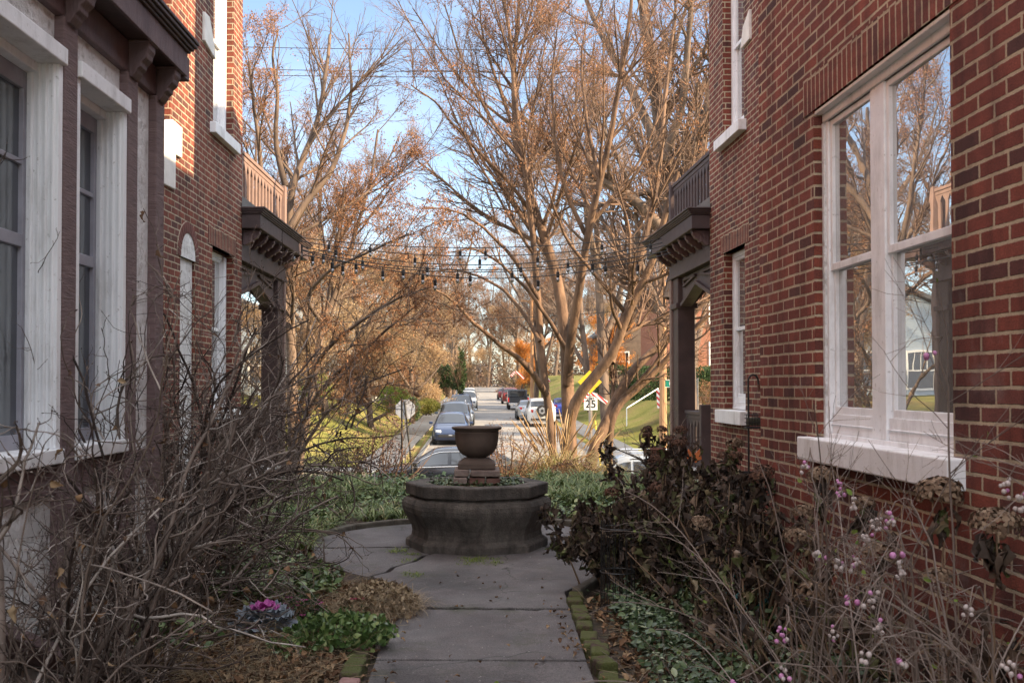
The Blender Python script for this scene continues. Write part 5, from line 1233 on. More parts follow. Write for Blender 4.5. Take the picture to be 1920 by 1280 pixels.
# hedges and scrub along both lots, background
bushpx('garden_shrub','brown scrub mass filling under the tan leaved trees',700,738,76,150,52,16000,.13,M['leaf_brown'],44,box=True,ry=2.5,freq=.8,keep=.8)
M['leaf_purple']=island('dark_purple_leaves',[(0,(.045,.020,.022)),(.5,(.085,.04,.036)),(1,(.13,.075,.05))],rough=.5)
bush('purple_leaved_shrub','dark purple leaved shrub at the left edge of the bank',(P(712,860,18.4).x,18.4,-.65),.68,.6,1.65,4600,.05,M['leaf_purple'],45,keep=.62,fill=.2,freq=5)
bush('purple_leaved_shrub','smaller dark leaved shrub just left of the purple one',(P(640,860,18.0).x,17.6,-.4),.5,.5,1.1,2200,.045,M['leaf_purple'],46,keep=.6,fill=.2,freq=5)
bush('seedy_shrub','thin shrub with pale seed pods behind the stone urn',(P(955,875,17.8).x,17.8,-.5),.66,.5,1.4,3600,.036,M['leaf_brown'],47,keep=.7,fill=.15,freq=5)
# grass clumps
def tuft_mesh(cent,nb,L,g,lean=.5,w=1.0,cw=None):
    n=len(cent)*nb; pos=np.repeat(cent,nb,0)+g.normal(0,1,(n,3))*[.03,.03,0]
    a=g.uniform(0,2*PI,n); out=np.stack([np.cos(a),np.sin(a),np.zeros(n)],1); ln=g.uniform(.2,1,n)*lean
    z=np.stack([np.zeros(n),np.zeros(n),np.ones(n)],1)+out*ln[:,None]
    s=g.uniform(.6,1.2,n)*L; S=np.stack([s,s*w if cw is None else np.full(n,cw),s],1)
    V,Fq=leaf_tpl('blade'); Z=norm(z); X=out-np.sum(out*Z,-1,keepdims=True)*Z; X=norm(X); Y=np.cross(Z,X)
    W=np.einsum('nvk,nkc->nvc',V[None]*S[:,None,:],np.stack([X,Y,Z],1))+pos[:,None,:]
    return W.reshape(-1,3),(Fq[None]+(np.arange(n)*len(V))[:,None,None]).reshape(-1,4)
M['grass_straw']=island('straw_grass_blades',[(0,(.16,.11,.05)),(.4,(.30,.22,.10)),(.75,(.20,.20,.06)),(1,(.40,.32,.18))],trans=.2)
M['liriope']=island('liriope_blades',[(0,(.075,.115,.035)),(.5,(.15,.21,.06)),(.85,(.25,.30,.10)),(1,(.45,.37,.18))],rough=.5,trans=.15,spec=.45)
g=np.random.default_rng(51)
T=thing('fountain_grass','tall arching fountain grass clump at the foot of the tree','ornamental grass',(P(1052,875,18.6).x,18.6,-.55))
c=g.normal(0,.18,(34,3))*[1,1,0]; mesh_np('blades',[tuft_mesh(c,36,1.6,g,.65,.35)],M['grass_straw'],T)
st=grow(g.normal(0,.15,(60,3))*[1,1,0],np.stack([g.normal(0,.35,60),g.normal(0,.3,60),np.ones(60)],1),g.uniform(1.2,1.75,60),8,.04,[0,0,0,0,-.05,-.1,-.15,-.2],np.full(60,.004),np.full(60,.003),g)
pl_=tubes(st[0],st[1],3); pm=tubes(st[0][:,-3:],np.full((60,3),.016)*[[.5,1,.3]],5); mesh_np('plumes',[pl_,pm],M['leaf_tan'],T)
bush('russet_chrysanthemum','dark russet flower mound at the foot of the fountain grass',(P(1075,880,16.2).x,16.2,-.08),.36,.3,.42,2600,.03,M['leaf_purple'],52,fill=.6)
bush('russet_chrysanthemum','second russet flower mound, left of the first',(P(1040,885,16).x,16,-.05),.3,.3,.36,1800,.03,M['leaf_rust'],53,fill=.6)

# ================================================================= GARDEN GROUND COVER
def free(x,y,m=.06):
    """True where the bed is not paved"""
    return ~(((np.hypot(x+.03,y-9.6)<1.46+m))|((np.abs(x)<.66+m)&(y<8.6))|((x>-.78-(y-7.4)*.72)&(x<.9+(y-7.2)*.6)&(y>7.2)&(y<9)))
def region(n,x0,x1,y0,y1,g,den=None):
    x=g.uniform(x0,x1,n); y=g.uniform(y0,y1,n); k=free(x,y)
    if den: k&=(nz(x,y,den,int(g.integers(99)))>g.normal(-.1,.25,n))
    x,y=x[k],y[k]; return np.stack([x,y,soil_h(x,y)],1)
g=np.random.default_rng(61)
def bank_z(p):
    k=p[:,1]>15.4; p[k,2]=zground(p[k,0],p[k,1]); return p
c=np.concatenate([region(800,-3.0,3.0,11.2,15.6,g,1.2),region(260,-2.9,-1.5,8.6,11.3,g),region(120,1.4,2.8,9.0,11.3,g),bank_z(region(900,-4,5,15.8,22.5,g))])
c2=np.concatenate([region(260,.9,3.2,12.5,15.8,g),region(60,-3,-1.6,12.5,15.6,g)]); o=mesh_np('lilyturf',[tuft_mesh(c,22,.26,g,.8,1.6),tuft_mesh(c2,22,.40,g,.7,1.3)],M['liriope']); props(o,'grassy green lilyturf carpeting the beds around the fountain','ground cover',kind='stuff')
M['ivy']=island('vinca_leaves',[(0,(.045,.085,.025)),(.5,(.095,.165,.045)),(.85,(.17,.24,.075)),(1,(.30,.34,.13))],rough=.42,spec=.5)
M['vinca_v']=island('variegated_leaves',[(0,(.030,.058,.022)),(.6,(.062,.105,.040)),(.88,(.12,.17,.07)),(1,(.30,.34,.20))],rough=.45,spec=.5)
def leaves_on(p,size,mat,name,label,g,h=.10,cat='ground cover',tpl='oval',up=.7,kind='stuff',flat=.3):
    n=len(p); p=p.copy(); p[:,2]+=g.uniform(.0,1,n)**1.3*h; d=rdir(n,g); d[:,2]=d[:,2]*.4+flat*.3; z=rdir(n,g)*.5; z[:,2]+=up
    o=mesh_np(name,[scatter(leaf_tpl(tpl),p,d,z,g.uniform(size*.6,size*1.3,n))],mat); return props(o,label,cat,kind=kind)
c=np.concatenate([region(7000,-3.0,-1.6,8.4,11.5,g,2.5),region(9000,-3,3,11.2,16,g,2),region(2500,1.3,2.8,9.2,11.5,g,2),region(1500,-2.1,-1.45,5.6,8.4,g,3),region(2600,-1.9,-1.0,6.9,8.7,g,3)])
leaves_on(c,.06,M['ivy'],'ivy','glossy green ivy leaves spreading among the lilyturf','x' and g,.13)
c=np.concatenate([region(15000,.85,1.98,3.0,7.0,g,2.2),region(2500,.72,1.9,7.0,8.6,g,3)])
leaves_on(c,.042,M['vinca_v'],'variegated_vinca','pale edged vinca covering the bed under the dead hydrangeas',g,.15)
# leaf litter and straw
M['litter']=island('fallen_leaves',[(0,(.07,.038,.022)),(.4,(.16,.085,.045)),(.75,(.27,.16,.08)),(1,(.38,.28,.17))],rough=.8)
c=np.concatenate([region(5600,-2.05,-.60,3.4,8.9,g),region(700,-1.9,-1.2,8.5,9.6,g),region(1500,-2.6,-1.4,8,10.8,g,2),region(2600,.7,2.0,3.5,8.3,g)])
leaves_on(c,.055,M['litter'],'leaf_litter','brown fallen leaves and mulch scattered over the beds',g,.03,'leaf litter','crumple',1.2)
x=g.uniform(-.55,.56,34); y=g.uniform(4.8,8.2,34); c=np.stack([x,y,np.full(34,.045)],1); c=np.concatenate([c,np.stack([np.where(g.random(90)<.5,-.5,.52)+g.normal(0,.05,90),g.uniform(4.9,7.2,90),np.full(90,.045)],1)])
leaves_on(c,.035,M['litter'],'fallen_leaf_scatter','small dead leaves lying on the concrete path',g,.005,'leaf litter','crumple',2)
M['straw']=island('dry_straw',[(0,(.14,.09,.05)),(.5,(.30,.22,.13)),(1,(.42,.33,.21))],rough=.7)
c=np.concatenate([region(5200,-1.95,-.66,4.2,8.6,g),region(900,.7,1.8,4,8,g)]); n=len(c)
d=rdir(n,g); d[:,2]*=.16; d=norm(d)
s=grow(c+[0,0,.02],d,g.uniform(.08,.34,n),5,.14,.0,np.full(n,.0016),np.full(n,.001),g); s[0][...,2]=np.maximum(s[0][...,2],.012)
props(mesh_np('straw',[tubes(s[0],s[1],3)],M['straw']),'dry straw and dead stems strewn over the left bed','straw',kind='stuff')
x=g.uniform(-.6,.6,170); y=g.uniform(4.8,9.0,170); c=np.stack([x,y,np.full(170,.046)],1)
props(mesh_np('grit',[scatter(leaf_tpl('dia'),c,rdir(170,g)*[1,1,.1],np.tile([0,0,1.],(170,1)),g.uniform(.006,.022,170))],island('pale_debris',[(0,(.08,.06,.045)),(.5,(.30,.26,.21)),(1,(.55,.52,.47))])),'small pale bits and grit scattered on the concrete path','debris',kind='stuff')
# weeds in joints
c=np.array([(x,y,.04) for x,y in [(-.62+.02*i,9.02-.01*(i%3)) for i in range(4)]]+[tuple(G(760+i*9+random.uniform(-6,6),1052+random.uniform(-3,4),.04)) for i in range(3)]+[tuple(G(870+random.uniform(0,70),1057+random.uniform(-9,4)-i*.2,.04)) for i in range(30)]+[tuple(G(775+random.uniform(-8,8),1078+random.uniform(-6,4),.04)) for i in range(8)]+[tuple(G(745+random.uniform(-12,12),1032+random.uniform(-3,3),.045)) for i in range(10)])
props(mesh_np('joint_moss',[tuft_mesh(c,14,.045,g,1.2,2.6)],M['shrub_green']),'bright green moss and weeds in the paving cracks at the basin foot','moss',kind='stuff')
# planting in basin
n=900; a=g.uniform(0,2*PI,n); r=np.sqrt(g.uniform(.2,1,n))*.44; c=np.stack([-.03+r*np.cos(a),9.6+r*np.sin(a),np.full(n,.585)],1)
leaves_on(c,.032,M['vinca_v'],'creeping_thyme','small grey green creeping plants growing inside the basin',g,.05)
c=c[:50]; props(mesh_np('basin_weeds',[tuft_mesh(c,8,.09,g,1.0,.9)],M['grass_straw']),'dry grassy weeds growing inside the basin','weeds',kind='stuff')

# ---- bedding plants, left of the path
T=thing('ornamental_cabbage','ornamental cabbage with frilly grey leaves and magenta heart beside the path','plant',G(497,1192,.03))
def rosette(nm,rings,mat,frill,par,seed):
    gg=np.random.default_rng(seed); m=MB()
    for (r,z,n,L,tilt,w) in rings:
        for k in range(n):
            a=2*PI*k/n+gg.uniform(-.2,.2); ca,sa=math.cos(a),math.sin(a); V=[]
            for i in range(6):
                t=i/5; rad_=r+L*t*math.cos(tilt*(1-.3*t)); zz=z+L*t*math.sin(tilt*(1-.5*t))
                for j in range(7):
                    u=(j-3)/3; ww=w*math.sin(PI*(.12+.62*t))*u; fr=frill*t*math.sin(j*3.3+k*2+i)*.9+ .25*abs(u)*w*t
                    V.append((rad_*ca-ww*sa, rad_*sa+ww*ca, zz+fr))
            m.add(V,[(i*7+j,i*7+j+1,i*7+j+8,i*7+j+7) for i in range(5) for j in range(6)])
    return m.build(nm,mat,par,smooth=True,uv=False,fix=False)
rosette('outer_leaves',[(.02,.03,9,.15,.25,.075),(.02,.06,8,.125,.6,.065),(.015,.08,7,.10,.9,.055)],simple('cabbage_grey',(.12,.16,.17),(.30,.32,.38),rough=.5,nscale=30),.012,T,1)
rosette('heart',[(.0,.10,7,.075,.75,.045),(.0,.115,6,.055,1.1,.035)],simple('cabbage_magenta',(.38,.04,.26),(.58,.12,.42),rough=.5,nscale=30),.012,T,2)
T.scale=(1.25,1.25,1.3); T2=copy_tree(T); T2.location=G(470,1203,.02); T2.scale=(.75,.75,.5); T2.rotation_euler=(.1,0,1.3); T2['label']='smaller purple grey cabbage spilling in front of the magenta one'
def flowers(T,n,rx,ry,h,mat,g,size=.026,name='flower'):
    for i in range(n):
        d=rdir(1,g)[0]; d[2]=abs(d[2]); p=d*[rx,ry,h]; m=MB(); k=7
        for j in range(k):
            a=2*PI*j/k; q=[(p[0]+size*f*math.cos(a+o_),p[1]+size*f*math.sin(a+o_)*.9,p[2]+.012+z) for f,o_,z in ((.1,0,0),(.7,-.3,.006),(1,0,.002),(.7,.3,.006))]
            m.add(q,[(0,1,2,3)])
        m.build(name,mat,T,uv=False,fix=False)
T=bush('pink_chrysanthemum','small dark mound with pink flowers behind the cabbage',tuple(G(566,1172,.03)),.15,.14,.20,1500,.022,M['evergreen'],62,stems=8,cat='flower',freq=9,twm=M['twig'])
flowers(T,26,.14,.14,.19,simple('pink_petals',(.40,.05,.20),(.55,.14,.32),nscale=60),g)
T=bush('green_bedding_plant','bright green leafy bedding plant at the left edge of the path',tuple(G(640,1215,.02)),.26,.20,.17,1500,.042,M['ivy'],63,stems=8,cat='plant',tpl='oval',freq=7,keep=.9)
T=bush('green_bedding_plant','smaller green bedding plant in front of the leafy one',tuple(G(565,1228,.02)),.17,.15,.10,700,.04,M['ivy'],64,stems=6,cat='plant',tpl='oval',freq=7,keep=.9)
T=thing('red_pansy','dark red and purple pansies behind the green bedding plant','flower',G(672,1155,.05)); flowers(T,6,.10,.06,.10,simple('dark_red_petals',(.22,.015,.03),(.34,.04,.10),nscale=50),g,.03)
mesh_np('foliage',[scatter(leaf_tpl('oval'),g.normal(0,.05,(90,3))*[1.4,1,.5]+[0,0,.03],rdir(90,g),rdir(90,g)+[0,0,1],np.full(90,.03))],M['ivy'],T)
n=1300; a=g.uniform(0,2*PI,n); r=np.sqrt(g.uniform(0,1,n)); q=np.array(G(705,1150,.03)); c=np.stack([q[0]+r*np.cos(a)*.26,q[1]+.1+r*np.sin(a)*.42,.05+.14*np.sqrt(np.maximum(0,1-r*r))],1)
T=thing('dried_plant','collapsed dry tan plant spilling onto the left side of the path','plant',(0,0,0)); n=len(c)
mesh_np('foliage',[scatter(leaf_tpl('crumple'),c[:420],rdir(420,g),rdir(420,g)+[0,0,.6],g.uniform(.025,.055,420)),tuft_mesh(c[750:980]*[1,1,.5],16,.18,g,1.8,.55)],M['straw'],T)

# ================================================================= BARE SHRUBS ON THE LEFT
M['shrub_bark']=island('bare_shrub_stems',[(0,(.040,.028,.023)),(.35,(.095,.068,.055)),(.75,(.18,.138,.112)),(.92,(.30,.245,.21)),(1,(.50,.44,.39))],rough=.8,nvar=.5)
def bare_shrub(label,x,y,nst,hgt,lean,seed,group='bare shrubs left of the path',r=.0075,n2=8,n3=4,arch=-.07,spread=.42,dead=40,curl=.22):
    g=np.random.default_rng(seed); T=thing('bare_shrub',label,'shrub',(x,y,.02),0,group)
    P0=g.normal(0,.13,(nst,3))*[1,1,0]; D=np.stack([g.normal(lean,spread,nst),g.normal(-.05,spread,nst),np.full(nst,1.0)],1)
    K=18; tr=[0]*5+[arch*.5]*4+[arch]*9; r0=r*g.uniform(.3,1,nst)**2*2.6+.0015
    a=grow(P0,D,g.uniform(.5,1.15,nst)*hgt,K,.10,tr,r0,r0*.3+.0008,g)
    b=spawn(*a,nst*n2,.15,1,.75,.35,.36,g,K=11,wander=curl,trop=.03,rf=.62,rmin=.0024,Lmin=.22)
    c=spawn(*b,nst*n2*n3,.1,1,.85,.4,.45,g,K=6,wander=curl*1.1,trop=.03,rf=.7,rmin=.0016,Lmin=.07)
    if x<0:
        lim=(-.72 if y<8 else -1.6)-x; a,b,c=[(q[0][k],q[1][k]) for q in (a,b,c) for k in [q[0][:,:,0].max(1)<lim+(1.0*(q[0][:,:,2].min(1)>.85))]]
    nst=len(a[0]); mesh_np('stems',[tubes(*a,6),tubes(*b,4),tubes(*c,3)],M['shrub_bark'],T)
    p1,t1=on_twigs(c[0],nst*30,g,.3,1,.0); p2=c[0][:,-1]; t2=norm(c[0][:,-1]-c[0][:,-2]); p=np.concatenate([p1,p2]); t=np.concatenate([t1,t2]); n=len(p)
    props(mesh_np('buds',[scatter(leaf_tpl('dia'),p,t+rdir(n,g)*.5,rdir(n,g),g.uniform(.009,.018,n))],M['shrub_bark'],T),kind='stuff')
    if dead:
        p,t=on_twigs(b[0],dead,g,.3,1,.0); d=rdir(dead,g); d[:,2]-=.9; mesh_np('dead_leaves',[scatter(leaf_tpl('crumple'),p,d,rdir(dead,g),g.uniform(.025,.055,dead))],M['litter'],T)
    return T
bare_shrub('bare arching shrub against the white jamb, nearest the camera',-1.58,3.3,14,1.75,.0,71)
bare_shrub('bare twiggy shrub in front of the first brown bay post',-1.72,4.3,20,1.9,.03,72)
bare_shrub('bare shrub in front of the second bay post, branches sweeping right',-1.76,5.2,24,2.0,.10,73)
bare_shrub('bare dense shrub at the corner of the bay',-1.86,6.2,26,2.1,.12,74)
bare_shrub('bare shrub by the arched niche, leaning over the bed',-2.25,7.3,30,2.3,.26,75)
bare_shrub('bare shrub before the left porch, farthest back',-2.55,8.7,34,2.45,.34,76)
bare_shrub('low spreading bare shrub right of the bay corner',-1.85,6.9,20,1.45,.32,77,arch=-.10)
bare_shrub('low tangled bare shrub in the front left corner',-1.60,4.5,20,1.15,.0,78,arch=-.12)
bare_shrub('bare shrub among the lilyturf left of the basin',-2.6,10.4,22,2.0,.36,80)
bare_shrub('small dark bare shrub right of the fountain grass',2.75,15.0,14,1.35,-.55,79,group=None,r=.012,n2=6,n3=3,dead=8,arch=-.04)

# ================================================================= DEAD HYDRANGEAS ON THE RIGHT
M['hyd_leaf']=island('blackened_hanging_leaves',[(0,(.030,.020,.015)),(.35,(.060,.040,.029)),(.7,(.11,.075,.053)),(.86,(.10,.115,.038)),(1,(.24,.165,.115))],rough=.6,nvar=.5)
M['hyd_stem']=island('tan_hydrangea_canes',[(0,(.10,.062,.038)),(.5,(.18,.115,.07)),(1,(.28,.20,.135))],rough=.8,nvar=.3)
M['hyd_head']=island('papery_seed_heads',[(0,(.10,.062,.040)),(.5,(.19,.125,.08)),(1,(.30,.22,.15))],rough=.8)
M['hyd_head_dark']=island('dark_seed_heads',[(0,(.055,.028,.020)),(.5,(.10,.05,.032)),(1,(.17,.09,.055))],rough=.8)
def head(par,p,r,mat,g,n=110,name='flower_head'):
    d=rdir(n,g); d[:,2]=np.where(d[:,2]<-.35,-d[:,2],d[:,2]); q=np.array(p)+d*[r,r,r*.72]*g.uniform(.75,1.05,(n,1)); m=[]
    for k in range(2): m.append(scatter(leaf_tpl('oval'),q,np.cross(d,rdir(n,g)),d,g.uniform(.22,.36,n)*r,g,.06))
    return mesh_np(name,m,mat,par)
def hydrangea(label,x,y,nst,hgt,lean,nleaf,seed,heads=3,spread=.4,ls=.10,zmin=.22,dark=True,group='dead hydrangeas along the right wall'):
    g=np.random.default_rng(seed); T=thing('hydrangea',label,'shrub',(x,y,.02),0,group)
    P0=g.normal(0,.12,(nst,3))*[1,1,0]; D=np.stack([g.normal(lean,spread,nst),g.normal(0,spread,nst),np.ones(nst)],1)
    a=grow(P0,D,g.uniform(.75,1.15,nst)*hgt,10,.06,.01,g.uniform(.0045,.0105,nst),np.full(nst,.003),g)
    b=spawn(*a,nst*3,.35,1,.6,.2,.28,g,K=6,wander=.1,trop=.03,rf=.7,rmin=.002)
    mesh_np('canes',[tubes(*a,6),tubes(*b,4)],M['hyd_stem'],T)
    allp=np.concatenate([on_twigs(a[0],nleaf,g,.35,1,.02)[0],on_twigs(b[0],nleaf,g,.1,1,.02)[0]]); allp=allp[allp[:,2]>zmin]; n=len(allp)
    d=rdir(n,g)*.55; d[:,2]-=1.0
    V=scatter(leaf_tpl('crumple'),allp,d,rdir(n,g),np.stack([g.uniform(.6,1.3,n)*ls,g.uniform(.18,.62,n)*ls,g.uniform(.6,2.2,n)*ls],1),g,.05)
    mesh_np('leaves',[V],M['hyd_leaf'],T)
    top=a[0][np.argsort(-a[0][:,-1,2])[:heads],-1]
    for q in top: head(T,q,g.uniform(.05,.075),M['hyd_head_dark'] if dark else M['hyd_head'],g)
    return T
hydrangea('dead hydrangea with blackened leaves hanging over the path edge',1.02,7.5,26,0.66,-.18,480,81,heads=1,spread=.34)
hydrangea('dead hydrangea bulging in the middle of the right bed',1.32,6.9,26,0.70,-.12,480,82,heads=1,spread=.34)
hydrangea('dead hydrangea with dark seed heads near the shepherd hook',1.62,8.0,24,0.95,-.05,430,83,heads=6,spread=.30)
hydrangea('dead hydrangea close against the brick pier',1.62,6.4,20,0.86,-.05,260,84,heads=2,spread=.28)
hydrangea('dead hydrangea leaning low, left of the seed heads under the window',1.45,5.5,15,0.71,-.1,100,85,heads=2,spread=.36,dark=False)
hydrangea('dead hydrangea farther back beside the rusty plant stand',1.75,9.6,20,0.97,-.1,300,88,heads=5,spread=.32)
hydrangea('sparse dead hydrangea under the white window sill',1.52,4.5,13,0.74,-.05,60,86,heads=2,spread=.30,dark=False)
hydrangea('sparse dead hydrangea in the near right corner',1.50,3.55,12,0.73,.0,50,87,heads=2,spread=.26,dark=False)
# the named seed heads on their own canes
g=np.random.default_rng(90)
for i,(px,py,Y,r,lb) in enumerate([(1540,893,4.7,.062,'papery tan seed head left of the window sill end'),(1762,925,3.9,.085,'broad tan seed head just under the window sill'),(1868,985,3.2,.075,'brown drooping seed head low beside the right edge'),(1506,960,5.3,.055,'small brown seed head left, below the sill'),(1620,945,4.8,.05,'brown seed head under the middle of the sill'),(1378,832,8.2,.07,'brown seed head in front of the small white sill')]):
    p=P(px,py,Y); T=thing('hydrangea_seed_head',lb,'seed head',(p.x,p.y,.02),0,'seed heads on canes')
    b0=np.array([[g.uniform(-.1,.1),g.uniform(-.1,.1),0]]); pts=np.linspace(b0[0],[0,0,p.z-.03],10)[None]; pts[0,1:-1]+=g.normal(0,.008,(8,3))
    mesh_np('cane',[tubes(pts,np.linspace(.006,.003,10)[None],6)],M['hyd_stem'],T); head(T,(0,0,p.z-.02),r,M['hyd_head'],g,150)
    n=9; q=np.array([[0,0,p.z-.08]])+g.normal(0,.02,(n,3))*[1,1,2]; d=rdir(n,g)*.4; d[:,2]-=1; mesh_np('leaves',[scatter(leaf_tpl('crumple'),q,d,rdir(n,g),np.stack([g.uniform(.08,.14,n),g.uniform(.03,.07,n),g.uniform(.06,.12,n)],1),g,.05)],M['hyd_leaf'],T)
# ================================================================= SNOWBERRIES
M['berry_w']=simple('white_berries',(.38,.33,.31),(.56,.48,.46),rough=.45,nscale=60); M['berry_p']=simple('pink_berries',(.46,.15,.36),(.60,.30,.50),rough=.45,nscale=50)
M['arch_stem']=island('arching_grey_stems',[(0,(.12,.09,.075)),(.5,(.20,.155,.13)),(1,(.30,.25,.22))],rough=.7)
M['fresh']=island('fresh_green_leaves',[(0,(.11,.18,.03)),(1,(.24,.33,.07))],trans=.3)
ico=MB(); bm=bmesh.new(); bmesh.ops.create_icosphere(bm,subdivisions=2,radius=1); IV=np.array([v.co[:] for v in bm.verts]); IF=np.array([[v.index for v in f.verts] for f in bm.faces]); bm.free()
SN=[(1513,870,3.6,6,.6),(1574,903,3.4,10,.7),(1600,938,3.3,6,.3),(1667,965,3.1,12,.45),(1645,975,3.15,7,.3),(1530,1030,3.3,9,.1),(1542,1048,3.3,2,1),(1572,1048,3.2,9,.1),(1605,1045,3.2,9,.2),(1680,1033,2.9,3,1),(1686,1060,2.9,8,.3),(1622,1005,3.1,6,.1),(1637,1112,2.8,8,.1),(1645,1160,2.7,7,.3),(1595,1125,3.0,4,.8),(1470,1180,3.2,8,.7),(1628,1228,2.5,4,.0),(1690,1246,2.4,4,.5),(1885,905,2.7,8,.4),(1912,930,2.5,7,.3),(1818,1135,2.7,5,.1),(1905,1250,2.3,7,.1),(1470,1255,2.9,5,.2),(1748,663,3.0,3,.9),(1560,1180,3.0,6,.2),(1380,1275,3.0,4,.4)]
BASES=[(1.12,3.6),(1.35,3.0),(1.45,2.5)]
names=['left','middle','right']
TS=[thing('snowberry_bush','arching snowberry with pink and white berries, %s plant of three by the right wall'%n,'shrub',(x,y,.02),0,'snowberry bushes') for n,(x,y) in zip(names,BASES)]
stems=[[],[],[]]; W=[[],[],[]]; Pk=[[],[],[]]
for (px,py,Y,nb,pf) in SN:
    p=np.array(P(px,py,Y)); k=int(np.argmin([abs(p[0]-b[0])+.8*abs(p[1]-b[1]) for b in BASES])); b=np.array([*BASES[k],.02]); q=p-b
    s=g.normal(0,.08,3)*[1,1,0]; mid=s*.5+q*[.45,.45,1.0]+[0,0,.16+.12*abs(q[2])]; t=np.linspace(0,1,16)[:,None]
    pts=(1-t)**2*s+2*t*(1-t)*mid+t*t*q; pts[1:-1]+=g.normal(0,.006,(14,3)); stems[k].append((pts[None],np.linspace(.0042,.0014,16)[None]))
    for j in range(nb):
        o_=np.array([g.normal(0,.010),g.normal(0,.010),-.014*g.random()*nb**.5*1.2+.01]); r=g.uniform(.0045,.0075)
        if g.random()<pf and nb<5: r*=1.3
        (Pk if g.random()<pf else W)[k].append((q+o_,r))
for k,T in enumerate(TS):
    main=np.concatenate([a for a,_ in stems[k]]); mr=np.concatenate([r for _,r in stems[k]])
    # free arching stems
    n=12; ex=grow(g.normal(0,.07,(n,3))*[1,1,0],np.stack([g.normal(.05,.45,n),g.normal(.1,.45,n),np.ones(n)],1),g.uniform(.9,1.6,n),16,.035,[0]*5+[-.10]*6+[-.14]*5,np.full(n,.004),np.full(n,.0015),g)
    main=np.concatenate([main,ex[0]]); mr=np.concatenate([mr,ex[1]])
    tw=spawn(main,mr,len(main)*6,.3,1,.6,.2,.3,g,K=7,wander=.09,trop=-.02,rf=.6,rmin=.0012); tw2=spawn(*tw,len(main)*12,.2,1,.6,.2,.5,g,K=4,wander=.1,trop=0,rf=.7,rmin=.0009,Lmin=.04)
    mesh_np('stems',[tubes(main,mr,6),tubes(*tw,4),tubes(*tw2,3)],M['arch_stem'],T)
    for nm,L,mt in (('white_berries',W[k],M['berry_w']),('pink_berries',Pk[k],M['berry_p'])):
        if L:
            mesh_np(nm,[(np.concatenate([c+IV*r*[1,1,1.08] for c,r in L]),np.concatenate([IF+i*len(IV) for i in range(len(L))]))],mt,T,smooth=True)['kind']='stuff'
    p,t=on_twigs(tw[0],26,g,.4,1,0); mesh_np('green_leaves',[scatter(leaf_tpl('oval'),p,t+rdir(26,g)*.6,rdir(26,g)+[0,-.5,.6],g.uniform(.012,.026,26))],M['fresh'],T)
# ================================================================= SMALL GARDEN THINGS
M['black_metal']=simple('black_painted_iron',(.012,.012,.013),(.03,.028,.026),rough=.5); M['rust']=simple('rusted_iron',(.11,.045,.03),(.19,.085,.055),rough=.9,nscale=20)
T=thing('wire_cage','cylinder of thin black wires at the path edge under the dead hydrangea','plant support',(.89,6.75,.0))
m=MB()
for i in range(16):
    a=2*PI*i/16; m.tube([(.11*math.cos(a),.11*math.sin(a),0),(.105*math.cos(a),.105*math.sin(a),.62)],.003,4)
m.build('uprights',M['black_metal'],T); m=MB()
for z in (.06,.30,.58):
    m.tube([(.113*math.cos(a),.113*math.sin(a),z) for a in np.linspace(0,2*PI,25)],.004,4)
m.build('rings',M['black_metal'],T)
T=thing('plant_stand','rusty iron plant support with two round hoops behind the hydrangeas','plant support',(P(1233,880,9.3).x,9.3,0))
m=MB(); 
for a in (0,2.1,4.2): m.tube([(.10*math.cos(a),.10*math.sin(a),0),(.055*math.cos(a),.055*math.sin(a),.95)],.007,5)
m.build('legs',M['rust'],T); m=MB()
for z,r in ((.93,.06),(.72,.07),(.4,.085)): m.tube([(r*math.cos(a),r*math.sin(a),z) for a in np.linspace(0,2*PI,21)],.009,5)
m.build('hoops',M['rust'],T)
p=P(1403,700,8.5)
T=thing('shepherd_hook','tall black shepherd hook pole beside the brick corner','garden hook',(p.x,8.5,0))
h=p.z; m=MB(); m.tube([(0,0,0),(0,0,h-.06)]+[(.04-.04*math.cos(a),0,h-.06+.05*math.sin(a)) for a in np.linspace(.3,PI,8)]+[(.085,0,h-.10)],.008,6); m.build('pole',M['black_metal'],T)
m=MB(); m.box(.075,.095,-.01,.01,h-.14,h-.09); m.build('hook_tip',M['rust'],T,bevel=.003)
q=P(1408,788,8.5)
T=thing('suet_feeder','dark wire suet feeder tray fixed on the shepherd hook','bird feeder',(p.x+.03,8.44,q.z-.05)); m=MB()
for i in range(7):
    for z in (0,.035,.07,.10): m.tube([(-.07+.0233*i,-.03,0),(-.07+.0233*i,-.03,.10)],.003,4) if z==0 else None
for z in (0,.035,.07,.10):
    m.tube([(-.07,-.03,z),(.07,-.03,z),(.07,.03,z),(-.07,.03,z),(-.07,-.03,z)],.003,4)
m.build('cage',M['black_metal'],T); m=MB(); m.box(-.06,.06,-.02,.02,.01,.07); m.build('suet',simple('mossy_suet',(.06,.06,.035),(.15,.14,.10),nscale=60,bump=1),T,bevel=.01)
m=MB(); m.box(-.075,.075,-.05,.05,-.012,-.002); m.build('tray',M['black_metal'],T,bevel=.003)
TEAL=simple('teal_plastic',(.0,.085,.085),(.005,.13,.125),rough=.4,nscale=5)
T=thing('watering_can','teal plastic watering can half hidden behind the dead stems','watering can',(P(1383,1075,6.3).x,6.35,.03))
m=MB(); m.lathe([(.10,0),(.105,.02),(.10,.20),(.085,.23),(.05,.24)],20); m.build('can',TEAL,T,bevel=.004); m=MB(); m.tube([(.09,0,.05),(.16,0,.14),(.22,0,.24)],[.025,.018,.014],8); m.build('spout',TEAL,T)
m=MB(); m.tube([(-.08,0,.21),(-.10,0,.28),(-.03,0,.32),(.05,0,.29),(.06,0,.23)],.010,6); m.build('handle',TEAL,T)
T=thing('orange_flag','small folded orange cloth flag hanging on a thin rod behind the hydrangea','flag',(P(1300,850,11).x,11,0))
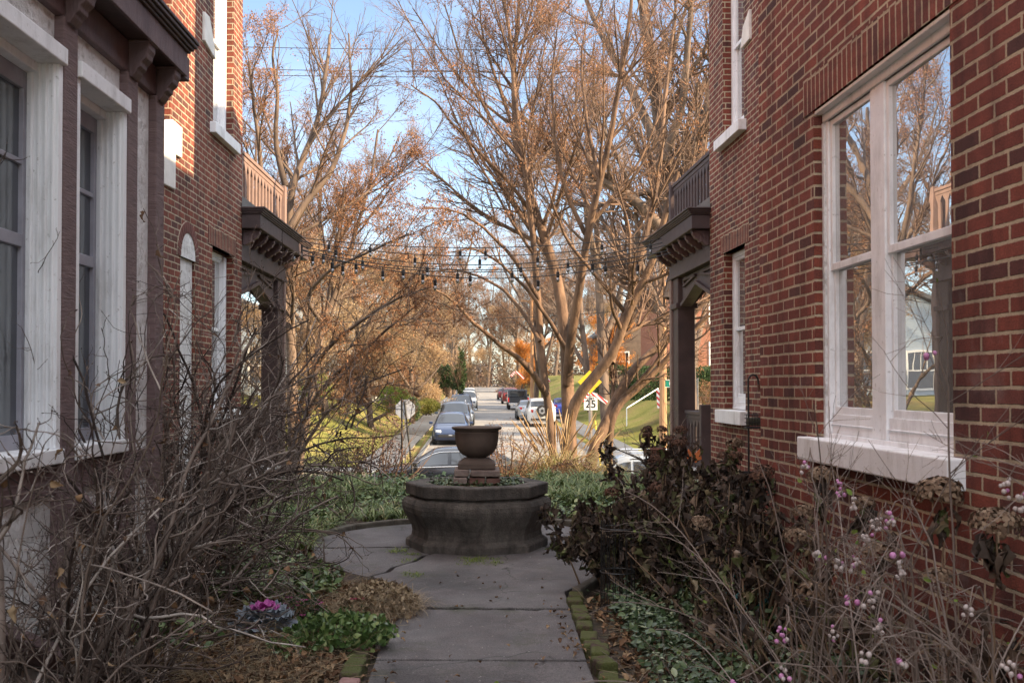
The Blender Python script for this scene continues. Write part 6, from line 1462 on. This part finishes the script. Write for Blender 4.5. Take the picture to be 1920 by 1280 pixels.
z=P(1300,850,11).z; m=MB(); m.prism([(-.10,z-.09),(-.05,z+.05),(.0,z-.02),(.07,z+.05),(.09,z-.06),(.02,z-.10),(-.02,z-.02),(-.06,z-.1)],'y',0,.012); m.build('cloth',simple('orange_cloth',(.60,.16,.05),(.75,.24,.08),nscale=12),T,bevel=.003)
m=MB(); m.tube([(-.1,.01,0),(-.1,.01,z+.07)],.005,5); m.build('rod',M['black_metal'],T)
T=thing('black_pot','tall black pot standing at the foot of the shepherd hook','pot',(P(1400,905,8.9).x,8.9,.0)); m=MB(); m.lathe([(.06,0),(.07,.02),(.085,.30),(.09,.72),(.10,.73),(.10,.76),(.085,.76),(.08,.70)],20); m.build('pot_body',M['black_plastic'],T)
# ================================================================= CAMERA, SKY, SUN
cam=bpy.data.cameras.new('camera'); co=bpy.data.objects.new('camera',cam); COL.objects.link(co)
cam.sensor_width=36; cam.lens=F/1920*36; cam.shift_x=(960-CX)/1920; cam.shift_y=(CY-640)/1920
co.location=(0,0,EYE); co.rotation_euler=(PI/2+PITCH,0,0); cam.clip_end=2000; cam.clip_start=.05
cam.dof.use_dof=True; cam.dof.focus_distance=10.5; cam.dof.aperture_fstop=9
C.camera=co
SE=rad(29); SAZ=(1.0,-.34)     # sun to the right and a little behind the camera
v=Vector((SAZ[0],SAZ[1],0)).normalized()*math.cos(SE)+Vector((0,0,math.sin(SE)))
L=bpy.data.lights.new('sun','SUN'); L.energy=5.0; L.angle=rad(.5); L.color=(1.0,.77,.50)
lo=bpy.data.objects.new('sun',L); COL.objects.link(lo); lo.rotation_euler=v.to_track_quat('Z','Y').to_euler()
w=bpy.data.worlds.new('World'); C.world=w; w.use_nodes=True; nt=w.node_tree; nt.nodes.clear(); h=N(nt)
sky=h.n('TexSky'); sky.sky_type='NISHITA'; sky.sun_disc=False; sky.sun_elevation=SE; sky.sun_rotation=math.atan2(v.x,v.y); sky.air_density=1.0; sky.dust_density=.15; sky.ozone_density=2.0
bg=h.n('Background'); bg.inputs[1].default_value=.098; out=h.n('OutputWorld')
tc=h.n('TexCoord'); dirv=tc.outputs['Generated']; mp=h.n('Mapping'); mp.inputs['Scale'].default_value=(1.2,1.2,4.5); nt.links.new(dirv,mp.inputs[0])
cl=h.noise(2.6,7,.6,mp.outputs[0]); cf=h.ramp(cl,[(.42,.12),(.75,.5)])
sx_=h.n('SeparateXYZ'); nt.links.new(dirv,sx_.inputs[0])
# added fill: unseen bright cloud overhead and behind the camera, clear sky ahead
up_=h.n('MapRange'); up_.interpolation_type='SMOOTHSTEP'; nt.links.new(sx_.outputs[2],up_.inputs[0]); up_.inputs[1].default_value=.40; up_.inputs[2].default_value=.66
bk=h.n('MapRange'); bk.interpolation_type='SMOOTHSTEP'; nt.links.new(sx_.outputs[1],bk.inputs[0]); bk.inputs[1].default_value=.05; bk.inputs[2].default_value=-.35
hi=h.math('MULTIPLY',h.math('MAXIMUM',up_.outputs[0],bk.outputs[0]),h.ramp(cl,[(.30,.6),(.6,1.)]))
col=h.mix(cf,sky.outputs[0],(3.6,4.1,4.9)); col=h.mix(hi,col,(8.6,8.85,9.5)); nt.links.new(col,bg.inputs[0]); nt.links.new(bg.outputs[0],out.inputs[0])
C.view_settings.view_transform='Standard'; C.view_settings.look='None'; C.view_settings.gamma=1; C.view_settings.exposure=1.55
C.cycles.max_bounces=6; C.cycles.diffuse_bounces=3; C.cycles.glossy_bounces=3; C.cycles.transmission_bounces=2; C.cycles.use_denoising=True
